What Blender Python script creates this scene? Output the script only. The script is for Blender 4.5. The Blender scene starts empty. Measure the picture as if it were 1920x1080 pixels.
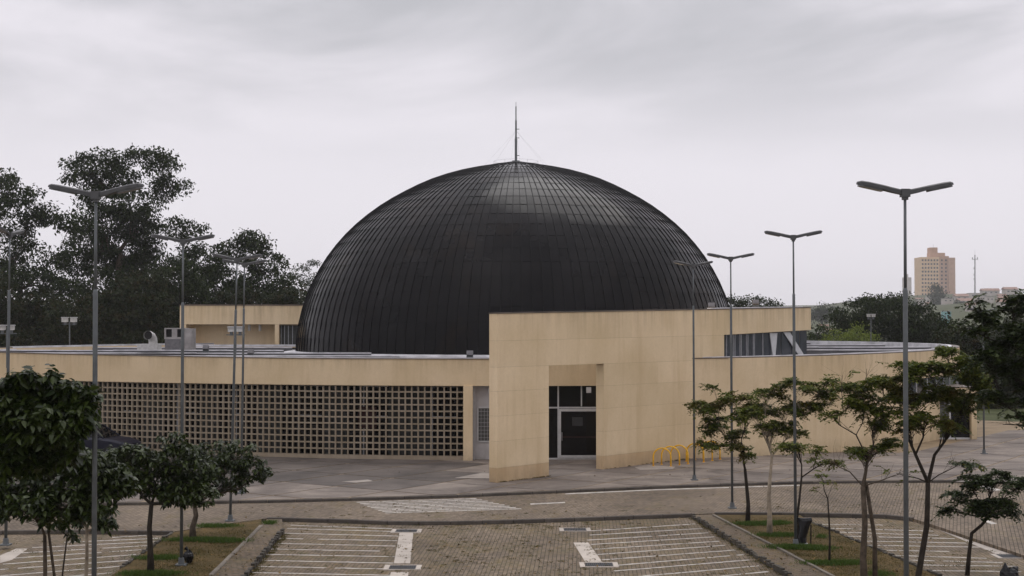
import bpy, math, random
import numpy as np
from mathutils import Vector, Matrix
random.seed(7); RNG = np.random.default_rng(7)
R = math.radians
SC = bpy.context.scene
COL = SC.collection

# ------------------------------------------------------------------ camera
F = 2600.0; CH = 6.6; PITCH = R(1.5)
cam = bpy.data.cameras.new('camera'); cam.lens = 36 * F / 1920; cam.sensor_width = 36
cam.clip_end = 6000; cam.clip_start = 0.2
camo = bpy.data.objects.new('camera', cam); COL.objects.link(camo)
camo.location = (0, 0, CH); camo.rotation_euler = (R(90) + PITCH, 0, 0)
SC.camera = camo

# ------------------------------------------------------------------ overcast sky
SUN_EL, SUN_AZ = R(58), R(200)
world = bpy.data.worlds.new('World'); SC.world = world; world.use_nodes = True
def build_world():
    nt = world.node_tree; N = nt.nodes; L = nt.links
    N.clear()
    out = N.new('ShaderNodeOutputWorld'); bg = N.new('ShaderNodeBackground')
    bg.inputs['Strength'].default_value = 0.1
    L.new(bg.outputs[0], out.inputs[0])
    sky = N.new('ShaderNodeTexSky'); sky.sky_type = 'NISHITA'; sky.sun_disc = False
    sky.sun_elevation = SUN_EL; sky.sun_rotation = SUN_AZ; sky.dust_density = 4
    tc = N.new('ShaderNodeTexCoord')
    sep = N.new('ShaderNodeSeparateXYZ'); L.new(tc.outputs['Generated'], sep.inputs[0])
    ab = N.new('ShaderNodeMath'); ab.operation = 'ABSOLUTE'; L.new(sep.outputs['Z'], ab.inputs[0])
    # cloud layers: noise stretched along the horizon
    mp = N.new('ShaderNodeMapping'); mp.inputs['Scale'].default_value = (1.6, 1.6, 6.0)
    mp.inputs['Location'].default_value = (7.3, 1.7, 0.9)
    L.new(tc.outputs['Generated'], mp.inputs[0])
    nz = N.new('ShaderNodeTexNoise'); nz.inputs['Scale'].default_value = 1.8
    nz.inputs['Detail'].default_value = 6; nz.inputs['Roughness'].default_value = 0.5
    nz.inputs['Distortion'].default_value = 0.5
    L.new(mp.outputs[0], nz.inputs['Vector'])
    # cloud base gets heavier away from the horizon
    el = N.new('ShaderNodeMapRange'); el.inputs['From Min'].default_value = 0.085; el.inputs['From Max'].default_value = 0.22
    el.interpolation_type = 'SMOOTHSTEP'
    L.new(ab.outputs[0], el.inputs['Value'])
    cr = N.new('ShaderNodeMapRange'); cr.inputs['From Min'].default_value = 0.36; cr.inputs['From Max'].default_value = 0.66
    cr.interpolation_type = 'SMOOTHSTEP'
    L.new(nz.outputs['Fac'], cr.inputs['Value'])
    ml = N.new('ShaderNodeMath'); ml.operation = 'MULTIPLY'
    L.new(el.outputs[0], ml.inputs[0]); L.new(cr.outputs[0], ml.inputs[1])
    mixc = N.new('ShaderNodeMix'); mixc.data_type = 'RGBA'
    mixc.inputs[6].default_value = (8.8, 8.45, 9.0, 1); mixc.inputs[7].default_value = (5.45, 5.42, 5.75, 1)
    L.new(ml.outputs[0], mixc.inputs[0])
    # overcast luminance: brighter towards the zenith (CIE overcast sky)
    zr = N.new('ShaderNodeMapRange'); zr.inputs['From Min'].default_value = 0.2; zr.inputs['From Max'].default_value = 1.0
    zr.inputs['To Min'].default_value = 1.0; zr.inputs['To Max'].default_value = 1.9
    L.new(ab.outputs[0], zr.inputs['Value'])
    vm = N.new('ShaderNodeVectorMath'); vm.operation = 'SCALE'
    L.new(mixc.outputs[2], vm.inputs[0]); L.new(zr.outputs[0], vm.inputs['Scale'])
    mx = N.new('ShaderNodeMix'); mx.data_type = 'RGBA'; mx.inputs[0].default_value = 0.94
    L.new(sky.outputs[0], mx.inputs[6]); L.new(vm.outputs[0], mx.inputs[7])
    L.new(mx.outputs[2], bg.inputs['Color'])
build_world()
sun = bpy.data.lights.new('sun', 'SUN'); sun.energy = 0.6; sun.angle = R(35); sun.color = (1, .97, .93)
suno = bpy.data.objects.new('sun', sun); COL.objects.link(suno)
suno.rotation_euler = (R(90) - SUN_EL, 0, R(180) - SUN_AZ + R(180))
vs = SC.view_settings; vs.view_transform = 'Standard'; vs.look = 'None'; vs.gamma = 1; vs.exposure = 0
vs.use_curve_mapping = False
cy = SC.cycles
cy.max_bounces = 6; cy.diffuse_bounces = 3; cy.glossy_bounces = 3; cy.transmission_bounces = 4
cy.volume_bounces = 1; cy.transparent_max_bounces = 8; cy.caustics_reflective = False; cy.caustics_refractive = False
try:
    cy.use_denoising = True; cy.denoiser = 'OPENIMAGEDENOISE'
except Exception:
    pass

# ------------------------------------------------------------------ geometry helpers
_cp, _sp = math.cos(PITCH), math.sin(PITCH)
def ray(px, py):
    x = (px - 960) / F; y = (540 - py) / F
    return (x, _cp - y * _sp, _sp + y * _cp)
def P(px, py, z=0.0):                 # where the sight line meets height z
    d = ray(px, py); t = (z - CH) / d[2]
    return Vector((d[0] * t, d[1] * t, z))
def PD(px, py, Y):                    # where the sight line meets distance Y
    d = ray(px, py); t = Y / d[1]
    return Vector((d[0] * t, Y, CH + d[2] * t))

class MB:
    def __init__(s): s.v = []; s.f = []
    def add(s, vs, fs):
        o = len(s.v); s.v += [tuple(p) for p in vs]; s.f += [tuple(i + o for i in f) for f in fs]
    def box(s, c, size, rz=0, rot=None):
        hx, hy, hz = size[0] / 2, size[1] / 2, size[2] / 2
        m = rot if rot is not None else Matrix.Rotation(rz, 3, 'Z')
        c = Vector(c)
        vs = [c + m @ Vector((x * hx, y * hy, z * hz)) for z in (-1, 1) for x, y in ((-1, -1), (1, -1), (1, 1), (-1, 1))]
        s.add(vs, [(3, 2, 1, 0), (4, 5, 6, 7), (0, 1, 5, 4), (1, 2, 6, 5), (2, 3, 7, 6), (3, 0, 4, 7)])
    def bar(s, a, b, w, h):           # box section along a segment, h is along z-ish
        a = Vector(a); b = Vector(b); d = b - a
        if d.length < 1e-6: return
        q = d.to_track_quat('X', 'Z').to_matrix()
        s.box((a + b) / 2, (d.length, w, h), rot=q)
    def prism(s, poly, z0, z1):
        n = len(poly); g = lambda z, i: z(i) if callable(z) else z
        vs = [(p[0], p[1], g(z0, i)) for i, p in enumerate(poly)] + [(p[0], p[1], g(z1, i)) for i, p in enumerate(poly)]
        s.add(vs, [tuple(range(n))[::-1], tuple(range(n, 2 * n))] + [(i, (i + 1) % n, n + (i + 1) % n, n + i) for i in range(n)])
    def sheet(s, poly, z):
        s.add([(p[0], p[1], z) for p in poly], [tuple(range(len(poly)))])
    def tube(s, pts, rad, n=6, caps=True):
        pts = [Vector(p) for p in pts]; k = len(pts)
        rad = rad if hasattr(rad, '__len__') else [rad] * k
        base = len(s.v); ref = None
        for i, p in enumerate(pts):
            t = (pts[min(i + 1, k - 1)] - pts[max(i - 1, 0)]).normalized()
            if ref is None:
                ref = t.orthogonal().normalized()
            ref = (ref - t * ref.dot(t)).normalized(); b = t.cross(ref)
            for j in range(n):
                a = 2 * math.pi * j / n
                s.v.append(tuple(p + (ref * math.cos(a) + b * math.sin(a)) * rad[i]))
        for i in range(k - 1):
            for j in range(n):
                j2 = (j + 1) % n
                s.f.append((base + i * n + j, base + i * n + j2, base + (i + 1) * n + j2, base + (i + 1) * n + j))
        if caps:
            s.f.append(tuple(base + j for j in range(n))[::-1]); s.f.append(tuple(base + (k - 1) * n + j for j in range(n)))
    def lathe(s, prof, c=(0, 0, 0), n=24):
        base = len(s.v); k = len(prof)
        for r, z in prof:
            for j in range(n):
                a = 2 * math.pi * j / n
                s.v.append((c[0] + r * math.cos(a), c[1] + r * math.sin(a), c[2] + z))
        for i in range(k - 1):
            for j in range(n):
                j2 = (j + 1) % n
                s.f.append((base + i * n + j, base + i * n + j2, base + (i + 1) * n + j2, base + (i + 1) * n + j))
    def wall(s, pts, z0, z1, t, closed=False):   # a wall of thickness t to the left of the polyline
        pts = [Vector((p[0], p[1], 0)) for p in pts]; n = len(pts); off = []
        for i in range(n):
            a = pts[i - 1] if (i > 0 or closed) else pts[i]; b = pts[(i + 1) % n] if (i < n - 1 or closed) else pts[i]
            d = (b - a).normalized(); off.append(pts[i] + Vector((-d.y, d.x, 0)) * t)
        g = lambda z, i: z(i) if callable(z) else z
        o = len(s.v)
        for i in range(n):
            for q, z in ((pts[i], g(z0, i)), (pts[i], g(z1, i)), (off[i], g(z1, i)), (off[i], g(z0, i))):
                s.v.append((q.x, q.y, z))
        m = n if closed else n - 1
        for i in range(m):
            a = o + 4 * i; b = o + 4 * ((i + 1) % n)
            for k in range(4):
                s.f.append((a + k, b + k, b + (k + 1) % 4, a + (k + 1) % 4))
        if not closed:
            s.f.append((o, o + 1, o + 2, o + 3)); e = o + 4 * (n - 1); s.f.append((e + 3, e + 2, e + 1, e))
    def mesh(s, name, mat, org=(0, 0, 0), smooth=False):
        me = bpy.data.meshes.new(name)
        ox, oy, oz = org
        me.from_pydata([(x - ox, y - oy, z - oz) for x, y, z in s.v], [], s.f)
        if smooth: me.shade_smooth()
        me.materials.append(mat); me.update()
        return me
    def build(s, name, mat, parent=None, org=None, smooth=False):
        if org is None: org = root_loc(parent)
        return link(name, s.mesh(name, mat, org, smooth), parent)

def root_loc(o):
    if o is None: return (0, 0, 0)
    while o.parent: o = o.parent
    return tuple(o.location)
def link(name, data, parent=None):
    o = bpy.data.objects.new(name, data); COL.objects.link(o)
    if parent is not None: o.parent = parent
    return o
def tag(o, label=None, cat=None, group=None, kind=None):
    if label: o['label'] = label
    if cat: o['category'] = cat
    if group: o['group'] = group
    if kind: o['kind'] = kind
    return o
def thing(name, label, cat, loc, group=None):
    o = link(name, None); o.location = loc; o.empty_display_size = .3
    return tag(o, label, cat, group)
def np_mesh(name, V, Q, mat, org=(0, 0, 0)):
    me = bpy.data.meshes.new(name)
    V = (np.asarray(V, dtype=np.float32) - np.asarray(org, dtype=np.float32))
    Q = np.asarray(Q, dtype=np.int32); n = Q.shape[1]
    me.vertices.add(len(V)); me.vertices.foreach_set('co', V.ravel())
    me.loops.add(Q.size); me.loops.foreach_set('vertex_index', Q.ravel())
    me.polygons.add(len(Q)); me.polygons.foreach_set('loop_start', np.arange(0, Q.size, n, dtype=np.int32))
    me.polygons.foreach_set('loop_total', np.full(len(Q), n, dtype=np.int32))
    me.update(calc_edges=True); me.materials.append(mat)
    return me

# ------------------------------------------------------------------ materials
def nodes(name):
    m = bpy.data.materials.new(name); m.use_nodes = True
    nt = m.node_tree; b = nt.nodes['Principled BSDF']
    return m, nt.nodes, nt.links, b
def mixrgb(N, L, fac, a, b, mode='MIX'):
    x = N.new('ShaderNodeMix'); x.data_type = 'RGBA'; x.blend_type = mode
    for sock, v in ((0, fac), (6, a), (7, b)):
        if isinstance(v, (int, float)): x.inputs[sock].default_value = v
        elif isinstance(v, (tuple, list)): x.inputs[sock].default_value = (*v[:3], 1)
        else: L.new(v, x.inputs[sock])
    return x.outputs[2]
def noise(N, L, vec, scale, detail=4, rough=.55, dist=0):
    n = N.new('ShaderNodeTexNoise'); n.inputs['Scale'].default_value = scale; n.inputs['Detail'].default_value = detail
    n.inputs['Roughness'].default_value = rough; n.inputs['Distortion'].default_value = dist
    if vec is not None: L.new(vec, n.inputs['Vector'])
    return n.outputs['Fac']
def mapping(N, L, scale=(1, 1, 1), rot=(0, 0, 0), world=False):
    if world:
        g = N.new('ShaderNodeNewGeometry').outputs['Position']
    else:
        g = N.new('ShaderNodeTexCoord').outputs['Object']
    mp = N.new('ShaderNodeMapping'); mp.inputs['Scale'].default_value = scale; mp.inputs['Rotation'].default_value = rot
    L.new(g, mp.inputs[0]); return mp.outputs[0]
def ramp(N, L, v, lo, hi):
    r = N.new('ShaderNodeMapRange'); r.inputs['From Min'].default_value = lo; r.inputs['From Max'].default_value = hi
    L.new(v, r.inputs['Value']); return r.outputs[0]
def bump(N, L, b, h, strength=.3, dist=.02):
    u = N.new('ShaderNodeBump'); u.inputs['Strength'].default_value = strength; u.inputs['Distance'].default_value = dist
    L.new(h, u.inputs['Height']); L.new(u.outputs[0], b.inputs['Normal'])
def simple(name, col, rough=.6, metal=0, var=.25, scale=6, spec=.5, bmp=0):
    m, N, L, b = nodes(name)
    v = mapping(N, L)
    n = noise(N, L, v, scale)
    c = mixrgb(N, L, ramp(N, L, n, .3, .7), tuple(x * (1 - var) for x in col), tuple(min(1, x * (1 + var)) for x in col))
    L.new(c, b.inputs['Base Color'])
    b.inputs['Roughness'].default_value = rough; b.inputs['Metallic'].default_value = metal
    b.inputs['Specular IOR Level'].default_value = spec
    if bmp: bump(N, L, b, noise(N, L, v, scale * 5), bmp)
    return m
def wall_mat(name, col, stain=.5, drip=None, var=.0, base=True):
    m, N, L, b = nodes(name)
    v = mapping(N, L, world=True)
    big = noise(N, L, v, .35, 5, .6)
    st = noise(N, L, mapping(N, L, (1.5, 1.5, .14), world=True), 1.3, 6, .6)
    fine = noise(N, L, v, 9, 4, .6)
    c = mixrgb(N, L, ramp(N, L, big, .3, .72), tuple(x * f_ for x, f_ in zip(col, (.84, .82, .78))), (col[0] * 1.07, col[1] * 1.08, col[2] * 1.15))
    c = mixrgb(N, L, ramp(N, L, noise(N, L, v, 1.4, 6, .65, .4), .45, .75), c, mixrgb(N, L, .18, c, (col[0] * .75, col[1] * .72, col[2] * .68)))
    c = mixrgb(N, L, ramp(N, L, st, .50, .78), c, mixrgb(N, L, stain, c, (col[0] * .62, col[1] * .55, col[2] * .45)))
    c = mixrgb(N, L, ramp(N, L, fine, .35, .8), c, mixrgb(N, L, .22, c, (col[0] * .7, col[1] * .68, col[2] * .66)))
    sep = N.new('ShaderNodeSeparateXYZ'); L.new(N.new('ShaderNodeNewGeometry').outputs['Position'], sep.inputs[0])
    def mul(a, d):
        k = N.new('ShaderNodeMath'); k.operation = 'MULTIPLY'
        for i_, q in enumerate((a, d)):
            if isinstance(q, float): k.inputs[i_].default_value = q
            else: L.new(q, k.inputs[i_])
        return k.outputs[0]
    if drip:          # rain streaks running down from under the coping
        run = noise(N, L, mapping(N, L, (2.1, 2.1, .09), world=True), 1.3, 6, .7)
        msk = mul(ramp(N, L, sep.outputs['Z'], drip[0], drip[1]), ramp(N, L, run, .44, .66))
        c = mixrgb(N, L, mul(msk, .42), c, (col[0] * .40, col[1] * .36, col[2] * .34))
    if base:          # splashed dirt along the foot
        low = mul(ramp(N, L, sep.outputs['Z'], .95, .15), ramp(N, L, noise(N, L, mapping(N, L, (1, 1, .5), world=True), 1.8, 6, .65), .3, .6))
        c = mixrgb(N, L, mul(low, .42), c, (.13, .10, .065))
    if var:
        oi = N.new('ShaderNodeObjectInfo').outputs['Random']
        c = mixrgb(N, L, oi, mixrgb(N, L, 1, c, (1 - var, 1 - var, 1 - var * 1.15), 'MULTIPLY'), mixrgb(N, L, 1, c, (1 + var, 1 + var, 1 + var * 1.2), 'MULTIPLY'))
    L.new(c, b.inputs['Base Color']); b.inputs['Roughness'].default_value = .85
    b.inputs['Specular IOR Level'].default_value = .25
    bump(N, L, b, noise(N, L, v, 22, 5, .7), .25, .01)
    return m
def paver_mat(name, rot, moss=.5, tint=(1, 1, 1)):
    m, N, L, b = nodes(name)
    v = mapping(N, L, rot=(0, 0, rot), world=True)
    bt = N.new('ShaderNodeTexBrick'); L.new(v, bt.inputs['Vector'])
    bt.offset = .5; bt.inputs['Scale'].default_value = 1.0
    bt.inputs['Brick Width'].default_value = .22; bt.inputs['Row Height'].default_value = .115
    bt.inputs['Mortar Size'].default_value = .011; bt.inputs['Mortar Smooth'].default_value = .25; bt.inputs['Bias'].default_value = 0
    c1 = (.225 * tint[0], .176 * tint[1], .124 * tint[2]); c2 = (.135 * tint[0], .107 * tint[1], .077 * tint[2])
    bt.inputs['Color1'].default_value = (*c1, 1); bt.inputs['Color2'].default_value = (*c2, 1)
    bt.inputs['Mortar'].default_value = (.058, .047, .031, 1)
    w = mapping(N, L, world=True)
    big = noise(N, L, w, .28, 6, .62, .4)
    c = mixrgb(N, L, ramp(N, L, big, .33, .7), mixrgb(N, L, 1, bt.outputs['Color'], (.66, .64, .62), 'MULTIPLY'),
               mixrgb(N, L, 1, bt.outputs['Color'], (1.18, 1.16, 1.13), 'MULTIPLY'))
    # dry moss and weeds in patches
    ms = noise(N, L, mapping(N, L, (1, .6, 1), world=True), .75, 8, .7, .6)
    fleck = noise(N, L, w, 7, 5, .7)
    mk = N.new('ShaderNodeMath'); mk.operation = 'MULTIPLY'
    L.new(ramp(N, L, ms, .58 - .18 * moss, .72 - .1 * moss), mk.inputs[0]); L.new(ramp(N, L, fleck, .42, .62), mk.inputs[1])
    mossc = mixrgb(N, L, ramp(N, L, noise(N, L, w, 2.2), .4, .6), (.150, .098, .026), (.085, .078, .022))
    c = mixrgb(N, L, mk.outputs[0], c, mossc)
    L.new(c, b.inputs['Base Color']); b.inputs['Roughness'].default_value = .85; b.inputs['Specular IOR Level'].default_value = .3
    inv = N.new('ShaderNodeMath'); inv.operation = 'SUBTRACT'; inv.inputs[0].default_value = 1
    L.new(bt.outputs['Fac'], inv.inputs[1]); bump(N, L, b, inv.outputs[0], .7, .012)
    return m
def concrete_mat(name, c1, c2, scale=.6, dark=(.07, .062, .057)):
    m, N, L, b = nodes(name)
    w = mapping(N, L, world=True)
    info = N.new('ShaderNodeObjectInfo')
    big = noise(N, L, w, scale, 7, .65, .7)
    c = mixrgb(N, L, ramp(N, L, big, .35, .66), c1, c2)
    st = noise(N, L, mapping(N, L, (.35, 1.3, 1), (0, 0, .15), world=True), .9, 7, .7, .8)
    c = mixrgb(N, L, ramp(N, L, st, .52, .74), c, mixrgb(N, L, .75, c, dark))
    rv = ramp(N, L, info.outputs['Random'], -.6, 1.6)
    c = mixrgb(N, L, rv, mixrgb(N, L, 1, c, (.72, .72, .74), 'MULTIPLY'), mixrgb(N, L, 1, c, (1.25, 1.23, 1.2), 'MULTIPLY'))
    c = mixrgb(N, L, ramp(N, L, noise(N, L, w, 14, 5, .7), .4, .75), c, mixrgb(N, L, .35, c, dark))
    L.new(c, b.inputs['Base Color']); b.inputs['Roughness'].default_value = .8; b.inputs['Specular IOR Level'].default_value = .3
    bump(N, L, b, noise(N, L, w, 18, 5, .7), .3, .01)
    return m
def leaf_mat(name, c1, c2, trans=.25, rough=.5, gloss=.4, dry=None):
    m, N, L, b = nodes(name)
    g = N.new('ShaderNodeNewGeometry')
    c = mixrgb(N, L, g.outputs['Random Per Island'], c1, c2)
    if dry:
        big = noise(N, L, mapping(N, L, world=True), 1.3, 3)
        c = mixrgb(N, L, ramp(N, L, big, .5, .68), c, dry)
    L.new(c, b.inputs['Base Color']); b.inputs['Roughness'].default_value = rough
    b.inputs['Specular IOR Level'].default_value = gloss
    tr = N.new('ShaderNodeBsdfTranslucent'); L.new(c, tr.inputs['Color'])
    mx = N.new('ShaderNodeMixShader'); mx.inputs[0].default_value = trans
    L.new(b.outputs[0], mx.inputs[1]); L.new(tr.outputs[0], mx.inputs[2])
    L.new(mx.outputs[0], N['Material Output'].inputs['Surface'])
    return m
def glass_mat(name, col, rough=.05):
    m, N, L, b = nodes(name)
    v = mapping(N, L)
    c = mixrgb(N, L, ramp(N, L, noise(N, L, v, 1.5), .3, .7), tuple(x * .8 for x in col), tuple(x * 1.2 for x in col))
    L.new(c, b.inputs['Base Color']); b.inputs['Roughness'].default_value = rough
    b.inputs['Specular IOR Level'].default_value = .2
    return m

M = {}
BEIGE = (.728, .578, .368)
M['beige'] = wall_mat('beige_render', BEIGE, .42, (6.1, 7.35), .05)
M['beige_ring'] = wall_mat('beige_ring_render', tuple(x * .95 for x in BEIGE), .42, (4.2, 5.1))
M['beige_plinth'] = wall_mat('beige_plinth', (.60, .44, .26), .5)
M['block'] = wall_mat('block_concrete', (.33, .275, .20), .45, None, .12)
M['white_wall'] = wall_mat('white_paint', (.50, .485, .48), .4)
M['flash'] = simple('roof_flashing', (.62, .61, .63), .45, 0, .3, 1.2)
M['coping'] = simple('coping_metal', (.10, .075, .055), .5, .2, .5, 1.5)
M['roof'] = concrete_mat('roof_membrane', (.115, .115, .12), (.19, .19, .195), .5, (.07, .07, .075))
M['frame_white'] = simple('white_frame', (.50, .50, .505), .45, 0, .1)
M['frame_grey'] = simple('aluminium_frame', (.42, .42, .44), .4, .4, .15)
M['glass_dark'] = glass_mat('dark_glass', (.004, .004, .0045), .04)
M['glass_grey'] = glass_mat('curtained_glass', (.085, .085, .082), .3)
M['glass_blue'] = glass_mat('hazy_glass', (.05, .055, .065), .06)
M['curtain'] = simple('grey_curtain', (.055, .058, .054), .9, 0, .3, 4)
M['poster'] = simple('dim_poster', (.022, .024, .026), .5, 0, .3, 6)
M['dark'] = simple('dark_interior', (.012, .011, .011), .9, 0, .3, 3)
M['red'] = simple('red_panel', (.045, .010, .009), .8, 0, .2, 3)
M['pole'] = simple('galvanised_pole', (.105, .115, .12), .55, .1, .25, 3)
M['lamp'] = simple('lamp_housing', (.06, .06, .062), .5, .1, .2, 3)
M['lens'] = simple('lamp_lens', (.10, .10, .105), .2, 0, .2, 3)
M['flood'] = simple('floodlight_housing', (.50, .49, .47), .5, .1, .2, 6)
M['unit'] = simple('unit_panel', (.30, .28, .27), .6, .1, .25, 2)
M['unit_dark'] = simple('unit_grille', (.14, .135, .14), .7, .1, .3, 5)
M['yellow'] = simple('yellow_paint', (.80, .44, .015), .45, 0, .2, 8)
M['black_plastic'] = simple('black_plastic', (.005, .005, .006), .36, 0, .3, 5, .3)
M['rubber'] = simple('tyre_rubber', (.012, .012, .012), .85, 0, .2, 9)
M['car_paint'] = simple('dark_blue_paint', (.006, .007, .018), .3, 0, .1, 3, .3)
M['steel'] = simple('steel', (.32, .32, .33), .4, .7, .15, 5)
M['iron'] = simple('grate_iron', (.030, .032, .038), .6, .2, .3, 12)
M['line'] = simple('worn_white_paver', (.45, .42, .375), .8, 0, .35, 3.5)
M['gutter'] = concrete_mat('gutter_concrete', (.40, .36, .31), (.52, .47, .41), 1.2, (.25, .22, .19))
M['kerb_dark'] = concrete_mat('kerb_concrete', (.065, .056, .048), (.11, .095, .08), 1.4, (.035, .032, .026))
M['edging'] = concrete_mat('edging_stone', (.04, .036, .03), (.09, .078, .062), 2.0, (.025, .025, .015))
M['lightkerb'] = concrete_mat('light_kerb', (.14, .122, .098), (.21, .185, .15), 1.5, (.07, .06, .045))
M['slab'] = concrete_mat('paving_concrete', (.106, .088, .076), (.27, .231, .194), .33, (.056, .046, .039))
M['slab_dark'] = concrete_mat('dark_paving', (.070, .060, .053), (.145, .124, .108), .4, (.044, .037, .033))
M['patch'] = concrete_mat('patch_concrete', (.24, .215, .19), (.36, .325, .29), 1.1, (.16, .14, .12))
M['joint'] = concrete_mat('joint_dirt', (.20, .145, .085), (.29, .225, .14), .6, (.10, .078, .05))
M['paver'] = paver_mat('lot_pavers', R(93), .8)
M['paver_road'] = paver_mat('road_pavers', R(108), .35, (1.05, 1.06, 1.1))
M['paver_strip'] = paver_mat('walk_pavers', R(30), .75, (.9, .88, .86))
M['bark'] = simple('bark', (.075, .058, .042), .9, 0, .5, 7, .2, .6)
M['bark_pale'] = simple('pale_bark', (.26, .215, .16), .9, 0, .4, 5, .2, .5)
M['bark_dark'] = simple('dark_bark', (.03, .024, .018), .9, 0, .4, 6, .2, .5)
M['leaf_broad'] = leaf_mat('broad_leaf', (.008, .018, .002), (.044, .064, .008), .2, .36, .38)
M['leaf_feather'] = leaf_mat('feathery_leaf', (.046, .074, .010), (.135, .150, .020), .36, .55, .2, (.105, .072, .014))
M['leaf_cool'] = leaf_mat('dull_leaf', (.018, .032, .008), (.042, .058, .013), .25, .5, .2)
M['leaf_euc'] = leaf_mat('gum_leaf', (.010, .019, .005), (.034, .048, .013), .15, .6, .12)
M['leaf_mass'] = leaf_mat('wood_leaf', (.009, .017, .005), (.026, .034, .010), .15, .6, .12, (.038, .028, .009))
M['leaf_light'] = leaf_mat('light_leaf', (.10, .135, .02), (.17, .21, .035), .35, .6, .3)
M['grass'] = leaf_mat('grass_blade', (.040, .080, .010), (.085, .135, .020), .3, .6, .3)
M['weed'] = leaf_mat('dry_weed', (.135, .095, .03), (.06, .068, .018), .3, .7, .2)
M['lawn'] = simple('lawn', (.055, .064, .024), .9, 0, .35, .4, .2)
M['tower'] = wall_mat('tower_paint', (.72, .52, .33), .3, None, 0, False)
M['tower_brown'] = wall_mat('tower_brown', (.52, .34, .24), .3, None, 0, False)
M['roof_tile'] = simple('clay_tiles', (.27, .165, .125), .85, 0, .35, .8)
M['house'] = wall_mat('house_paint', (.50, .46, .42), .4)
M['teal'] = wall_mat('teal_paint', (.22, .42, .42), .3)
def soil_mat():
    m, N, L, b = nodes('dry_soil')
    w = mapping(N, L, world=True)
    c = mixrgb(N, L, ramp(N, L, noise(N, L, w, .9, 7, .7, .5), .36, .64), (.14, .096, .042), (.078, .062, .026))
    c = mixrgb(N, L, ramp(N, L, noise(N, L, w, 11, 6, .75), .35, .7), mixrgb(N, L, 1, c, (.55, .55, .5), 'MULTIPLY'), mixrgb(N, L, 1, c, (1.3, 1.25, 1.2), 'MULTIPLY'))
    L.new(c, b.inputs['Base Color']); b.inputs['Roughness'].default_value = .95; b.inputs['Specular IOR Level'].default_value = .15
    bump(N, L, b, noise(N, L, w, 25, 6, .8), .8, .03)
    return m
M['soil'] = soil_mat()
def dome_mat():
    m, N, L, b = nodes('dome_metal')
    w = mapping(N, L, world=True)
    info = N.new('ShaderNodeNewGeometry').outputs['Random Per Island']
    oi = N.new('ShaderNodeObjectInfo').outputs['Random']
    sm = N.new('ShaderNodeMath'); sm.operation = 'ADD'; L.new(info, sm.inputs[0]); L.new(oi, sm.inputs[1])
    fr = N.new('ShaderNodeMath'); fr.operation = 'FRACT'; L.new(sm.outputs[0], fr.inputs[0])
    c = mixrgb(N, L, fr.outputs[0], (.0035, .0033, .0038), (.0055, .0050, .0054))
    brown_sheen = noise(N, L, w, .22, 6, .65, .5)  # patchy brown sheen of the metal, painted into its base colour
    c = mixrgb(N, L, ramp(N, L, brown_sheen, .52, .72), c, (.0125, .0080, .0048))
    L.new(c, b.inputs['Base Color']); b.inputs['Metallic'].default_value = 0
    rg = N.new('ShaderNodeMapRange'); rg.inputs['To Min'].default_value = .10; rg.inputs['To Max'].default_value = .25
    L.new(noise(N, L, w, .5, 6, .6), rg.inputs['Value']); L.new(rg.outputs[0], b.inputs['Roughness'])
    sg = N.new('ShaderNodeMapRange'); sg.inputs['To Min'].default_value = .045; sg.inputs['To Max'].default_value = .17
    L.new(noise(N, L, w, .3, 5, .6, .3), sg.inputs['Value']); L.new(sg.outputs[0], b.inputs['Specular IOR Level'])
    bump(N, L, b, noise(N, L, w, 1.6, 3, .5), .15, .05)
    return m
M['dome'] = dome_mat()
M['dome_rib'] = simple('dome_seam', (.005, .005, .0055), .5, 0, .2, 2, .12)

# ------------------------------------------------------------------ ground and terrain
def terrain_h(x, y):
    h = 0.0
    d = math.hypot(x, y)
    # the town hill far to the right
    h += 39 * math.exp(-(((x - 478) / 246) ** 2 + ((y - 1465) / 435) ** 2))
    h += 17 * math.exp(-(((x - 362) / 203) ** 2 + ((y - 900) / 232) ** 2))
    s = max(0.0, min(1.0, (d - 1750) / 500)); h += 34 * s * s * (3 - 2 * s)
    return h - .06
def ground():
    ys = [-40, 0, 30, 60, 90, 120, 160, 220, 300] + list(range(360, 2301, 60))
    xs = [i * 60 for i in range(-20, 21)]
    V = [(x, y, terrain_h(x, y)) for y in ys for x in xs]; nx = len(xs)
    Q = [(j * nx + i, j * nx + i + 1, (j + 1) * nx + i + 1, (j + 1) * nx + i) for j in range(len(ys) - 1) for i in range(nx - 1)]
    me = bpy.data.meshes.new('ground'); me.from_pydata(V, [], Q); me.shade_smooth()
    me.materials.append(M['lawn'])
    tag(link('ground', me), 'dark grassy ground reaching to the far hills', kind='structure')
ground()
ZR, ZP = .10, .20        # road and plaza levels above the parking lot
def px_poly(pts, z): return [P(a, b, z) for a, b in pts]
# parking lot sheet
lot = MB(); lot.sheet([(-60, 12), (60, 12), (60, 62), (-60, 62)], 0.0)
tag(lot.build('parking_lot', M['paver']), kind='structure')
LOT = bpy.data.objects['parking_lot']
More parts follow.
